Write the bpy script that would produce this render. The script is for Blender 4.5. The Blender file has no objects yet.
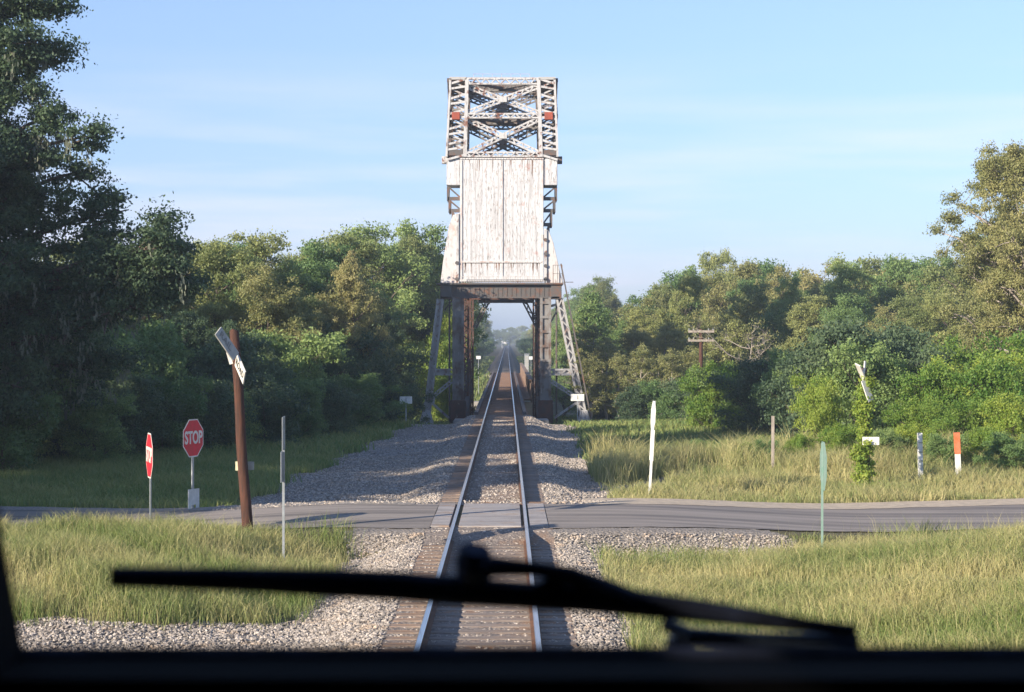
import bpy, bmesh, math, random
import numpy as np
from mathutils import Vector, Matrix, noise

S = bpy.context.scene
C = S.collection
R = math.radians
random.seed(7)
RNG = np.random.default_rng(11)

# ------------------------------------------------------------------ camera
FPX = 1800.0
CAMX, CAMZ = 0.36, 3.81
cam = bpy.data.cameras.new('camera')
camo = bpy.data.objects.new('camera', cam)
C.objects.link(camo)
camo.location = (CAMX, 0, CAMZ)
camo.rotation_euler = (math.pi / 2 - 6 / FPX, 0, -5 / FPX)
cam.lens = FPX / 1024 * 36
cam.sensor_width = 36
cam.clip_start = 0.05
cam.clip_end = 9000
cam.dof.use_dof = True
cam.dof.focus_distance = 60
cam.dof.aperture_fstop = 10.5
S.camera = camo

# ------------------------------------------------------------------ light
SUN_EL = R(20)
TH = R(50)                      # the light travels forward and to the right
w = bpy.data.worlds.new('World')
S.world = w
w.use_nodes = True
nt = w.node_tree
nt.nodes.clear()
out = nt.nodes.new('ShaderNodeOutputWorld')
bg = nt.nodes.new('ShaderNodeBackground')
bg.inputs['Strength'].default_value = 0.10
sky = nt.nodes.new('ShaderNodeTexSky')
sky.sky_type = 'NISHITA'
sky.sun_disc = False
sky.sun_elevation = SUN_EL
sky.sun_rotation = math.pi + TH     # measured clockwise from +Y: the sun stands behind and left
sky.altitude = 20
sky.air_density = 1.0
sky.dust_density = 0.1
sky.ozone_density = 3.0
tc = nt.nodes.new('ShaderNodeTexCoord')
mp = nt.nodes.new('ShaderNodeMapping')
mp.inputs['Scale'].default_value = (2.2, 2.2, 26)
nz = nt.nodes.new('ShaderNodeTexNoise')
nz.inputs['Scale'].default_value = 1.6
nz.inputs['Detail'].default_value = 6
nz.inputs['Roughness'].default_value = 0.55
cr = nt.nodes.new('ShaderNodeValToRGB')
cr.color_ramp.elements[0].position = 0.42
cr.color_ramp.elements[0].color = (0, 0, 0, 1)
cr.color_ramp.elements[1].position = 0.72
cr.color_ramp.elements[1].color = (0.55, 0.55, 0.55, 1)
sep = nt.nodes.new('ShaderNodeSeparateXYZ')
mr = nt.nodes.new('ShaderNodeMapRange')
mr.inputs['From Min'].default_value = 0.16
mr.inputs['From Max'].default_value = 0.08
mul = nt.nodes.new('ShaderNodeMath'); mul.operation = 'MULTIPLY'
mix = nt.nodes.new('ShaderNodeMixRGB')
mix.inputs['Color2'].default_value = (6.4, 5.8, 6.8, 1)
L = nt.links.new
L(tc.outputs['Generated'], mp.inputs['Vector'])
L(mp.outputs[0], nz.inputs['Vector'])
L(nz.outputs['Fac'], cr.inputs[0])
L(tc.outputs['Generated'], sep.inputs[0])
L(sep.outputs['Z'], mr.inputs['Value'])
L(cr.outputs[0], mul.inputs[0]); L(mr.outputs[0], mul.inputs[1])
L(mul.outputs[0], mix.inputs['Fac'])
tint = nt.nodes.new('ShaderNodeMixRGB'); tint.blend_type = 'MULTIPLY'; tint.inputs['Fac'].default_value = 1
hz = nt.nodes.new('ShaderNodeMapRange')
hz.inputs['From Min'].default_value = 0.0; hz.inputs['From Max'].default_value = 0.22
hc_ = nt.nodes.new('ShaderNodeMixRGB')
hc_.inputs['Color1'].default_value = (0.52, 0.60, 0.90, 1)      # denser bluish air towards the horizon
hc_.inputs['Color2'].default_value = (1.06, 0.98, 1.06, 1)
L(sep.outputs['Z'], hz.inputs['Value']); L(hz.outputs[0], hc_.inputs['Fac'])
L(hc_.outputs[0], tint.inputs['Color2']); L(sky.outputs[0], tint.inputs['Color1'])
L(tint.outputs[0], mix.inputs['Color1'])
L(mix.outputs[0], bg.inputs['Color'])
L(bg.outputs[0], out.inputs['Surface'])

sun = bpy.data.lights.new('sun', 'SUN')
sun.energy = 5.0
sun.angle = R(0.5)
sun.color = (1.0, 0.88, 0.72)
suno = bpy.data.objects.new('sun', sun)
C.objects.link(suno)
d = Vector((math.sin(TH) * math.cos(SUN_EL), math.cos(TH) * math.cos(SUN_EL), -math.sin(SUN_EL)))
suno.rotation_euler = d.to_track_quat('-Z', 'Y').to_euler()
suno.location = (-60, -50, 60)

S.view_settings.view_transform = 'Standard'
S.view_settings.look = 'None'
S.view_settings.gamma = 1
S.view_settings.exposure = 1.0
S.view_settings.use_curve_mapping = False
try:
    S.cycles.volume_step_rate = 4
    S.cycles.max_bounces = 6
    S.cycles.volume_bounces = 0
    S.cycles.transparent_max_bounces = 8
except Exception:
    pass

# ------------------------------------------------------------------ helpers
def P(px, py, D):
    return Vector((CAMX + (px - 507) * D / FPX, D, CAMZ - (py - 340) * D / FPX))

def tag(o, label=None, cat=None, group=None, kind=None):
    if label: o['label'] = label
    if cat: o['category'] = cat
    if group: o['group'] = group
    if kind: o['kind'] = kind
    return o

def thing(name, loc=(0, 0, 0), label=None, cat=None, group=None):
    o = bpy.data.objects.new(name, None)
    o.empty_display_size = 0.3
    C.objects.link(o)
    o.location = loc
    return tag(o, label, cat, group)

def mesh_np(name, verts, faces_idx, nper, mat, smooth=False):
    """verts (N,3); faces_idx flat array; nper array of loops per face"""
    me = bpy.data.meshes.new(name)
    me.vertices.add(len(verts))
    me.vertices.foreach_set('co', np.asarray(verts, dtype=np.float32).ravel())
    me.loops.add(len(faces_idx))
    me.loops.foreach_set('vertex_index', np.asarray(faces_idx, dtype=np.int32))
    nper = np.asarray(nper, dtype=np.int32)
    me.polygons.add(len(nper))
    st = np.zeros(len(nper), dtype=np.int32)
    st[1:] = np.cumsum(nper)[:-1]
    me.polygons.foreach_set('loop_start', st)
    me.polygons.foreach_set('loop_total', nper)
    me.polygons.foreach_set('use_smooth', np.full(len(nper), bool(smooth)))
    me.update(calc_edges=True)
    if mat: me.materials.append(mat)
    return me

def link(name, me, parent=None, loc=None):
    o = bpy.data.objects.new(name, me)
    C.objects.link(o)
    if parent:
        o.parent = parent
    if loc is not None:
        o.location = loc
    return o

class MB:
    """collects shapes in world space; build() makes ONE mesh object"""
    def __init__(s):
        s.v = []; s.f = []
    def quad8(s, p):
        b = len(s.v)
        s.v += [tuple(q) for q in p]
        for f in ((0, 3, 2, 1), (4, 5, 6, 7), (0, 1, 5, 4), (1, 2, 6, 5), (2, 3, 7, 6), (3, 0, 4, 7)):
            s.f.append([b + i for i in f])
        return s
    def box(s, x0, x1, y0, y1, z0, z1):
        return s.quad8([(x0, y0, z0), (x1, y0, z0), (x1, y1, z0), (x0, y1, z0),
                        (x0, y0, z1), (x1, y0, z1), (x1, y1, z1), (x0, y1, z1)])
    def bar(s, a, b, w, h, up=(0, 1, 0), w2=None, h2=None):
        a = Vector(a); b = Vector(b)
        t = (b - a).normalized()
        u = Vector(up)
        if abs(t.dot(u)) > 0.95: u = Vector((1, 0, 0))
        sd = t.cross(u).normalized()
        u = sd.cross(t).normalized()
        w2 = w if w2 is None else w2; h2 = h if h2 is None else h2
        pts = []
        for c, ww, hh in ((a, w, h), (b, w2, h2)):
            for i, j in ((-1, -1), (1, -1), (1, 1), (-1, 1)):
                pts.append(c + sd * (i * ww / 2) + u * (j * hh / 2))
        return s.quad8(pts)
    def tube(s, pts, rads, n=8, cap=True):
        b = len(s.v)
        pts = [Vector(p) for p in pts]
        prev = None
        for i, p in enumerate(pts):
            t = (pts[min(i + 1, len(pts) - 1)] - pts[max(i - 1, 0)]).normalized()
            if prev is None:
                u = Vector((1, 0, 0)) if abs(t.x) < 0.9 else Vector((0, 1, 0))
            else:
                u = prev
            sd = t.cross(u).normalized()
            u = sd.cross(t).normalized(); prev = u
            for k in range(n):
                a = 2 * math.pi * k / n
                s.v.append(tuple(p + (u * math.cos(a) + sd * math.sin(a)) * rads[i]))
        for i in range(len(pts) - 1):
            for k in range(n):
                k2 = (k + 1) % n
                s.f.append([b + i * n + k, b + i * n + k2, b + (i + 1) * n + k2, b + (i + 1) * n + k])
        if cap:
            s.f.append([b + k for k in range(n)][::-1])
            s.f.append([b + (len(pts) - 1) * n + k for k in range(n)])
        return s
    def prism(s, poly, y0, y1):
        """poly in xz, extruded along y"""
        b = len(s.v); n = len(poly)
        s.v += [(x, y0, z) for x, z in poly] + [(x, y1, z) for x, z in poly]
        s.f.append([b + i for i in range(n)]); s.f.append([b + n + i for i in range(n)][::-1])
        for i in range(n):
            j = (i + 1) % n
            s.f.append([b + i, b + n + i, b + n + j, b + j])
        return s
    def plate(s, poly3, off):
        """polygon of 3-D points thickened by vector off"""
        b = len(s.v); n = len(poly3); off = Vector(off)
        s.v += [tuple(Vector(p)) for p in poly3] + [tuple(Vector(p) + off) for p in poly3]
        s.f.append([b + i for i in range(n)][::-1]); s.f.append([b + n + i for i in range(n)])
        for i in range(n):
            j = (i + 1) % n
            s.f.append([b + i, b + j, b + n + j, b + n + i])
        return s
    def laced(s, a, b, w, dpt, fl=0.09, lb=0.06, step=None, plane=(0, 1, 0)):
        """laced member: two side channels joined by zigzag bars on both faces"""
        a = Vector(a); b = Vector(b); t = (b - a); Ln = t.length; t.normalize()
        n = Vector(plane)
        sd = t.cross(n).normalized(); n = sd.cross(t).normalized()
        for k in (-1, 1):
            o = sd * (k * (w - fl) / 2)
            s.bar(a + o, b + o, fl, dpt, up=n)
        step = step or w * 0.95
        m = max(2, int(Ln / step))
        for face in (-1, 1):
            oo = n * (face * dpt / 2)
            for i in range(m):
                p = a + t * (Ln * i / m); q = a + t * (Ln * (i + 1) / m)
                g = 1 if (i % 2 == 0) else -1
                s.bar(p + sd * (g * (w - fl) / 2) + oo, q - sd * (g * (w - fl) / 2) + oo, lb, 0.03, up=n)
        return s
    def build(s, name, mat, parent=None, smooth=False, bevel=0):
        idx = []; npf = []
        for f in s.f:
            idx += f; npf.append(len(f))
        v = np.array(s.v, dtype=np.float32)
        me = mesh_np(name, v, idx, npf, mat, smooth)
        bm = bmesh.new(); bm.from_mesh(me)
        bmesh.ops.recalc_face_normals(bm, faces=bm.faces)
        if bevel:
            bmesh.ops.bevel(bm, geom=bm.edges[:], offset=bevel, segments=2, affect='EDGES')
        bm.to_mesh(me); bm.free()
        o = link(name, me, None)
        if parent:
            o.parent = parent
            o.matrix_parent_inverse = Matrix.Translation(parent.location).inverted()
        return o

# ------------------------------------------------------------------ materials
def mat(name, col, rough=0.8, metal=0.0, var=None, scale=6.0, detail=6, ramp=(0.35, 0.65), stretch=(1, 1, 1),
        bump=0.0, bscale=None, spec=0.3, coords='Object', extra=None, objrand=0.0):
    m = bpy.data.materials.new(name); m.use_nodes = True
    t = m.node_tree; N = t.nodes
    b = N['Principled BSDF']
    b.inputs['Roughness'].default_value = rough
    b.inputs['Metallic'].default_value = metal
    b.inputs['Specular IOR Level'].default_value = spec
    cur = None
    tcn = N.new('ShaderNodeTexCoord'); mpn = N.new('ShaderNodeMapping')
    mpn.inputs['Scale'].default_value = stretch
    t.links.new(tcn.outputs[coords], mpn.inputs['Vector'])
    layers = []
    if var: layers.append((var, scale, ramp, stretch))
    if extra: layers += extra
    base = N.new('ShaderNodeRGB'); base.outputs[0].default_value = (*col, 1)
    cur = base.outputs[0]
    for i, (c2, sc, rp, st) in enumerate(layers):
        mpi = N.new('ShaderNodeMapping'); mpi.inputs['Scale'].default_value = st
        mpi.inputs['Location'].default_value = (i * 3.7, i * 1.3, i * 2.1)
        t.links.new(tcn.outputs[coords], mpi.inputs['Vector'])
        nzn = N.new('ShaderNodeTexNoise'); nzn.inputs['Scale'].default_value = sc
        nzn.inputs['Detail'].default_value = detail; nzn.inputs['Roughness'].default_value = 0.6
        t.links.new(mpi.outputs[0], nzn.inputs['Vector'])
        rr = N.new('ShaderNodeMapRange')
        rr.inputs['From Min'].default_value = rp[0]; rr.inputs['From Max'].default_value = rp[1]
        t.links.new(nzn.outputs['Fac'], rr.inputs['Value'])
        mx = N.new('ShaderNodeMixRGB'); mx.inputs['Color2'].default_value = (*c2, 1)
        t.links.new(rr.outputs[0], mx.inputs['Fac']); t.links.new(cur, mx.inputs['Color1'])
        cur = mx.outputs[0]
    if objrand:
        oi = N.new('ShaderNodeObjectInfo')
        hs = N.new('ShaderNodeHueSaturation')
        mm = N.new('ShaderNodeMapRange')
        mm.inputs['To Min'].default_value = 1 - objrand; mm.inputs['To Max'].default_value = 1 + objrand
        t.links.new(oi.outputs['Random'], mm.inputs['Value'])
        t.links.new(mm.outputs[0], hs.inputs['Value'])
        t.links.new(cur, hs.inputs['Color']); cur = hs.outputs[0]
    t.links.new(cur, b.inputs['Base Color'])
    if bump:
        nb = N.new('ShaderNodeTexNoise'); nb.inputs['Scale'].default_value = bscale or scale
        nb.inputs['Detail'].default_value = 5
        t.links.new(mpn.outputs[0], nb.inputs['Vector'])
        bp = N.new('ShaderNodeBump'); bp.inputs['Strength'].default_value = 1.0
        bp.inputs['Distance'].default_value = bump
        t.links.new(nb.outputs['Fac'], bp.inputs['Height']); t.links.new(bp.outputs[0], b.inputs['Normal'])
    return m

def leaf_mat(name, c1, c2, trans=0.35, hue=0.02, valr=0.22, attr=None):
    m = bpy.data.materials.new(name); m.use_nodes = True
    t = m.node_tree; N = t.nodes; N.clear()
    o = N.new('ShaderNodeOutputMaterial')
    df = N.new('ShaderNodeBsdfPrincipled'); df.inputs['Roughness'].default_value = 0.6
    df.inputs['Specular IOR Level'].default_value = 0.25
    tr = N.new('ShaderNodeBsdfTranslucent')
    ms = N.new('ShaderNodeAddShader')
    ts = N.new('ShaderNodeHueSaturation'); ts.inputs['Value'].default_value = trans * 2.0; ts.inputs['Hue'].default_value = 0.485
    at = N.new('ShaderNodeAttribute'); at.attribute_name = 'tint'
    mx = N.new('ShaderNodeMixRGB')
    mx.inputs['Color1'].default_value = (*c1, 1); mx.inputs['Color2'].default_value = (*c2, 1)
    ge = N.new('ShaderNodeNewGeometry')
    ma = N.new('ShaderNodeMath'); ma.operation = 'MULTIPLY_ADD'; ma.inputs[1].default_value = 0.5
    sb = N.new('ShaderNodeMath'); sb.operation = 'SUBTRACT'; sb.inputs[1].default_value = 0.25; sb.use_clamp = True
    t.links.new(ge.outputs['Random Per Island'], ma.inputs[0]); t.links.new(at.outputs['Fac'], ma.inputs[2])
    t.links.new(ma.outputs[0], sb.inputs[0]); t.links.new(sb.outputs[0], mx.inputs['Fac'])
    oi = N.new('ShaderNodeObjectInfo')
    hs = N.new('ShaderNodeHueSaturation')
    a = N.new('ShaderNodeMapRange'); a.inputs['To Min'].default_value = 0.5 - hue; a.inputs['To Max'].default_value = 0.5 + hue
    b = N.new('ShaderNodeMapRange'); b.inputs['To Min'].default_value = 1 + valr; b.inputs['To Max'].default_value = 1 - valr
    t.links.new(oi.outputs['Random'], a.inputs['Value']); t.links.new(oi.outputs['Random'], b.inputs['Value'])
    t.links.new(a.outputs[0], hs.inputs['Hue']); t.links.new(b.outputs[0], hs.inputs['Value'])
    t.links.new(mx.outputs[0], hs.inputs['Color'])
    t.links.new(hs.outputs[0], df.inputs['Base Color']); t.links.new(hs.outputs[0], ts.inputs['Color']); t.links.new(ts.outputs[0], tr.inputs['Color'])
    t.links.new(df.outputs[0], ms.inputs[0]); t.links.new(tr.outputs[0], ms.inputs[1])
    t.links.new(ms.outputs[0], o.inputs['Surface'])
    return m

M = {}
M['ground'] = mat('ground', (0.085, 0.085, 0.035), 0.95, var=(0.15, 0.12, 0.07), scale=0.9, bump=0.05, bscale=6)
M['gravel'] = mat('gravel', (0.36, 0.33, 0.30), 0.95, var=(0.19, 0.17, 0.16), scale=14, ramp=(0.4, 0.6), bump=0.05, bscale=16,
                  extra=[((0.30, 0.26, 0.21), 0.7, (0.45, 0.7), (1, 1, 1))])
M['ballast'] = mat('ballast', (0.34, 0.30, 0.26), 0.95, var=(0.18, 0.155, 0.13), scale=16, ramp=(0.4, 0.6), bump=0.05, bscale=18)
M['cribs'] = mat('cribs', (0.30, 0.25, 0.21), 0.95, var=(0.17, 0.14, 0.12), scale=16, ramp=(0.4, 0.6), bump=0.04, bscale=18,
                 extra=[((0.34, 0.19, 0.10), 1.2, (0.5, 0.7), (1, 0.4, 1))])
M['far_bed'] = mat('far_bed', (0.15, 0.13, 0.12), 0.95, var=(0.10, 0.09, 0.08), scale=0.8)
M['stone'] = mat('stone', (0.47, 0.41, 0.35), 0.9, var=(0.26, 0.23, 0.20), scale=7, ramp=(0.35, 0.65), detail=2,
                 extra=[((0.42, 0.33, 0.25), 2.1, (0.55, 0.7), (1, 1, 1))])
def island_var(m, lo=.55, hi=1.35):
    t = m.node_tree; b = t.nodes['Principled BSDF']; lk = b.inputs['Base Color'].links[0]; src = lk.from_socket
    ge = t.nodes.new('ShaderNodeNewGeometry'); mr_ = t.nodes.new('ShaderNodeMapRange')
    mr_.inputs['To Min'].default_value = lo; mr_.inputs['To Max'].default_value = hi
    hs = t.nodes.new('ShaderNodeHueSaturation')
    t.links.new(ge.outputs['Random Per Island'], mr_.inputs['Value']); t.links.new(mr_.outputs[0], hs.inputs['Value'])
    t.links.new(src, hs.inputs['Color']); t.links.new(hs.outputs[0], b.inputs['Base Color'])
island_var(M['stone'])
M['asphalt'] = mat('asphalt', (0.30, 0.262, 0.23), 0.9, var=(0.16, 0.142, 0.13), scale=0.9, ramp=(0.42, 0.6), stretch=(0.12, 2.2, 1),
                   bump=0.006, bscale=60, extra=[((0.24, 0.21, 0.18), 1.7, (0.55, 0.75), (0.3, 1.2, 1))])
M['sand'] = mat('sand', (0.56, 0.46, 0.34), 0.95, var=(0.40, 0.33, 0.25), scale=4, bump=0.02, bscale=20)
M['panel'] = mat('panel', (0.42, 0.385, 0.36), 0.85, var=(0.24, 0.22, 0.21), scale=1.2, stretch=(0.5, 3, 1), bump=0.006, bscale=40, extra=[((0.30, 0.21, 0.15), 2.2, (0.55, 0.72), (1, 1, 1)), ((0.16, 0.15, 0.15), 9, (0.62, 0.68), (1, 2, 1))])
M['tie'] = mat('tie', (0.34, 0.28, 0.23), 0.9, var=(0.17, 0.13, 0.11), scale=3, stretch=(0.6, 6, 2), bump=0.01, bscale=9, objrand=0.15,
               extra=[((0.36, 0.22, 0.13), 1.3, (0.5, 0.68), (1, 1, 1))])
M['rail_side'] = mat('rail_side', (0.10, 0.055, 0.035), 0.8, var=(0.18, 0.09, 0.05), scale=5)
M['rail_top'] = mat('rail_top', (0.62, 0.62, 0.64), 0.28, metal=1.0, var=(0.35, 0.30, 0.27), scale=2, stretch=(9, 0.5, 1), ramp=(0.55, 0.8))
WHT = (0.50, 0.49, 0.485)
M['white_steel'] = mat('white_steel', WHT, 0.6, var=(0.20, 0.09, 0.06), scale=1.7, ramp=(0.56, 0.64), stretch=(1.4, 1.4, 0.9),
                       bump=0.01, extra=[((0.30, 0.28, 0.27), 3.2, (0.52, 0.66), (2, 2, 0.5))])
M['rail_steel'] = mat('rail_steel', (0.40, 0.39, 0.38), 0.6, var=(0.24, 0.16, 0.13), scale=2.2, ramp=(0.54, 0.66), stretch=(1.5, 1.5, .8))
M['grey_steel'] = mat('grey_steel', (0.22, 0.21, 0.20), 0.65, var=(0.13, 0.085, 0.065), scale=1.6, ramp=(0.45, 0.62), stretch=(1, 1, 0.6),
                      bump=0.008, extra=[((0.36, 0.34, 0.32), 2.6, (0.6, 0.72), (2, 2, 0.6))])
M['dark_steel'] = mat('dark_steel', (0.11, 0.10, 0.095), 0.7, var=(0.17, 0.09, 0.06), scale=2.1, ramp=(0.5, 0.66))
M['rust_steel'] = mat('rust_steel', (0.115, 0.055, 0.040), 0.8, var=(0.07, 0.05, 0.042), scale=2.6, ramp=(0.42, 0.62),
                      extra=[((0.40, 0.34, 0.30), 3.0, (0.64, 0.7), (1, 1, 0.5))])
M['red_rust'] = mat('red_rust', (0.36, 0.08, 0.045), 0.8, var=(0.22, 0.07, 0.05), scale=3)
M['red_rust_dull'] = mat('rust_run', (0.30, 0.20, 0.16), 0.85, var=(0.20, 0.17, 0.15), scale=3)
M['cw'] = mat('counterweight_paint', (0.60, 0.60, 0.61), 0.7, var=(0.42, 0.41, 0.41), scale=2.4, ramp=(0.44, 0.66), stretch=(3.2, 1, 0.16),
              bump=0.004, extra=[((0.14, 0.12, 0.11), 7.0, (0.57, 0.63), (3.4, 1, 0.30)),
                                 ((0.40, 0.36, 0.33), 3.0, (0.60, 0.68), (1, 1, 1)),
                                 ((0.40, 0.22, 0.18), 1.7, (0.60, 0.76), (1, 1, 0.8)), ((0.28, 0.20, 0.18), 5.0, (0.63, 0.69), (2, 1, 0.22))])
M['cw2'] = mat('gusset_paint', (0.56, 0.54, 0.53), 0.7, var=(0.44, 0.30, 0.25), scale=1.5, ramp=(0.50, 0.68), stretch=(1, 1, 0.7),
               extra=[((0.26, 0.23, 0.22), 3.4, (0.58, 0.66), (2.5, 1, 0.4))])
M['concrete'] = mat('concrete', (0.34, 0.32, 0.29), 0.9, var=(0.2, 0.19, 0.17), scale=1.5, bump=0.01)
M['deck'] = mat('deck', (0.30, 0.19, 0.12), 0.9, var=(0.17, 0.10, 0.07), scale=1.5, stretch=(0.7, 5, 1), bump=0.01)
M['parapet'] = mat('parapet', (0.27, 0.19, 0.14), 0.85, var=(0.19, 0.13, 0.10), scale=1.2, stretch=(1, 0.5, 2))
M['pole_wood'] = mat('pole_wood', (0.105, 0.044, 0.028), 0.9, var=(0.045, 0.026, 0.02), scale=5, stretch=(4, 4, 0.4), bump=0.008)
M['bark'] = mat('bark', (0.15, 0.115, 0.09), 0.95, var=(0.075, 0.06, 0.05), scale=4, stretch=(2, 2, 0.5), bump=0.03)
M['pale_bark'] = mat('pale_bark', (0.42, 0.37, 0.31), 0.9, var=(0.25, 0.21, 0.18), scale=4, stretch=(2, 2, 0.5), bump=0.02)
M['galv'] = mat('galvanised', (0.42, 0.44, 0.45), 0.45, metal=0.5, var=(0.3, 0.32, 0.32), scale=6)
M['green_metal'] = mat('green_metal', (0.16, 0.27, 0.22), 0.6, var=(0.22, 0.30, 0.27), scale=7)
M['white_paint'] = mat('white_paint', (0.78, 0.78, 0.75), 0.55, var=(0.6, 0.59, 0.55), scale=8)
M['sign_white'] = mat('sign_white', (0.74, 0.72, 0.66), 0.5, var=(0.55, 0.53, 0.48), scale=5)
M['sign_grey'] = mat('sign_grey', (0.40, 0.40, 0.37), 0.6, var=(0.3, 0.3, 0.28), scale=8)
M['sign_red'] = mat('sign_red', (0.66, 0.016, 0.04), 0.5, var=(0.5, 0.03, 0.035), scale=5)
M['orange'] = mat('orange', (0.75, 0.14, 0.05), 0.5, var=(0.6, 0.2, 0.1), scale=8)
M['cream'] = mat('cream', (0.70, 0.66, 0.42), 0.6, var=(0.6, 0.55, 0.35), scale=8)
M['faded_ink'] = mat('faded_ink', (0.20, 0.20, 0.19), 0.8)
M['black'] = mat('black', (0.03, 0.03, 0.03), 0.6)
M['cab'] = mat('cab_paint', (0.003, 0.0032, 0.004), 0.9, var=(0.005, 0.005, 0.006), scale=12, spec=0.05)
M['rubber'] = mat('rubber', (0.045, 0.055, 0.095), 0.7, var=(0.02, 0.022, 0.03), scale=30, bump=0.0006, bscale=120, spec=0.1)
M['arm'] = mat('arm_paint', (0.05, 0.07, 0.10), 0.5, var=(0.03, 0.04, 0.06), scale=30)
M['water'] = mat('water', (0.03, 0.035, 0.025), 0.08, spec=0.5, bump=0.02, bscale=2)

G_OAK = leaf_mat('leaf_oak', (0.100, 0.130, 0.042), (0.205, 0.220, 0.080))
G_GREEN = leaf_mat('leaf_green', (0.072, 0.128, 0.040), (0.165, 0.220, 0.072))
G_OLIVE = leaf_mat('leaf_olive', (0.110, 0.125, 0.042), (0.240, 0.225, 0.090))
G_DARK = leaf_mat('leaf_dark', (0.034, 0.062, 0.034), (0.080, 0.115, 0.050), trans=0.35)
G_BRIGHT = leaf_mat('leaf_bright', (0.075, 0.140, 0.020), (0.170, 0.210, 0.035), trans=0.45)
G_MOSS = leaf_mat('moss', (0.10, 0.115, 0.085), (0.16, 0.17, 0.12), trans=0.3)
G_GRASS = leaf_mat('grass_blades', (0.100, 0.145, 0.036), (0.330, 0.290, 0.135), trans=0.35, valr=0.0, hue=0)
G_GRASS2 = leaf_mat('grass_green', (0.080, 0.140, 0.034), (0.22, 0.225, 0.08), trans=0.35, valr=0.0, hue=0)

# ------------------------------------------------------------------ terrain
def sm(a, b, x):
    t = np.clip((x - a) / (b - a), 0, 1)
    return t * t * (3 - 2 * t)

def wav(x, y, s, seed=0.0):
    return (np.sin(x * s + seed) * np.cos(y * s * 0.83 + seed * 1.7) + 0.5 * np.sin(x * s * 2.3 + y * s * 1.9 + seed * 3.1)
            + 0.3 * np.sin(x * s * 4.7 - y * s * 4.1 + seed * 5.3)) / 1.8

def road_c(x):
    ax = np.abs(x)
    return 39.6 + np.where(x > 0, 0.27, 0.17) * np.maximum(ax - 2, 0)

def H(x, y):
    x = np.asarray(x, float); y = np.asarray(y, float)
    ax = np.abs(x)
    side = -0.50 + 0.0 * x
    side = side + np.where(x > 0, 1.0 * sm(2.6, 10, x) * (1 - sm(29.5, 36.0, y)), 0.50 * sm(2.8, 6, ax) * sm(24, 30, y) * (1 - sm(35, 38, y)))
    side = side + 0.12 * sm(4, 14, ax) * sm(46, 54, y) + 0.05 * wav(x, y, 0.45, 1.0)
    z = side
    fall = sm(90, 106, y)
    z = z - 1.15 * fall
    z = z - 2.6 * sm(126, 140, y) * (1 - sm(195, 215, y)) 
    z = z + 0.6 * sm(205, 225, y)
    # track bed
    bed = -0.225
    t = sm(1.45, 2.7, ax)
    inbed = (y < 96.5) | (y > 221)
    zb = bed * (1 - t) + z * t
    z = np.where(inbed, np.where(ax < 2.7, zb, z), z)
    # road platform
    dr = np.abs(y - road_c(x))
    rz = -0.03 - 0.27 * sm(2.5, 9, ax)
    k = 1 - sm(3.2, 4.4, dr)
    z = z * (1 - k) + (rz - 0.03) * k
    return z

def grid_obj(name, xs, ys, off, material, keep=None, kind='structure', noise_z=0.0, fn=None):
    X, Y = np.meshgrid(xs, ys)
    Z = (fn or H)(X, Y) + off
    if noise_z: Z = Z + noise_z * RNG.standard_normal(X.shape)
    nx, ny = len(xs), len(ys)
    V = np.stack([X, Y, Z], -1).reshape(-1, 3)
    i = np.arange(nx - 1)[None, :] + nx * np.arange(ny - 1)[:, None]
    F = np.stack([i, i + 1, i + nx + 1, i + nx], -1)
    if keep is not None:
        cx = 0.5 * (X[:-1, :-1] + X[1:, 1:]); cy = 0.5 * (Y[:-1, :-1] + Y[1:, 1:])
        F = F[keep(cx, cy)]
    F = F.reshape(-1, 4)
    used = np.unique(F); remap = -np.ones(len(V), int); remap[used] = np.arange(len(used))
    me = mesh_np(name, V[used], remap[F].ravel(), np.full(len(F), 4), material, smooth=True)
    o = link(name, me)
    if kind: o['kind'] = kind
    return o

xs = np.concatenate([[-4000, -2000, -900, -400, -200, -120], np.arange(-80, -14, 2.0), np.arange(-14, 14, 0.3), np.arange(14, 80, 2.0), [120, 200, 400, 900, 2000, 4000]])
ys = np.concatenate([[-300, -100, -40, -10], np.arange(0, 14, 1.0), np.arange(14, 70, 0.4), np.arange(70, 240, 1.5), [260, 300, 400, 600, 900, 1400, 2500, 5000, 7500]])
grid_obj('ground', xs, ys, 0.0, M['ground'])

# gravel masks -------------------------------------------------------------
def m_near(x, y):       # ballast on the near side of the road
    left = (x < 0) & (x > -2.85 + 0.25 * wav(x, y, 1.7, 2)) & (y < 37.5)
    left |= (x < 0) & (y < 27.4 - 0.26 * (-x - 2.5) * 0.9 + 0.7 * wav(x, y, 1.1, 4)) & (x > -9)
    right = (x > 0) & (x < 2.15 + 0.25 * wav(x, y, 1.9, 5)) & (y < 37.5)
    right |= (x > 0) & (x < 6.0 + .9 * wav(x, y, 2.3, 7)) & (y > 34.1 + 0.40 * (x - 2) + 0.35 * wav(x, y, 1.6, 3)) & (y < 37.6 + 0.3 * x)
    return left | right
def m_far(x, y):        # apron beyond the road
    t = (y - 42) / (96 - 42)
    left = (x <= 0) & (x > -(6.8 - 2.6 * t) + 0.5 * wav(x, y, 0.8, 6)) & (y > 41.5) & (y < 98)
    right = (x > 0) & (x < 2.9 + 0.9 * t + 0.35 * wav(x, y, 0.9, 8)) & (y > 41.5) & (y < 98)
    right |= (x > 2) & (x < 7.5) & (np.abs(y - (48.5 + 2.1 * (x - 2.5))) < 1.7 + 0.5 * wav(x, y, 1.5, 9))
    return left | right
def m_road(x, y):
    return np.abs(y - road_c(x)) < 3.2
def m_grass(x, y):
    return ~(m_near(x, y) | m_far(x, y) | m_road(x, y) | (np.abs(x) < 1.7))

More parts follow.
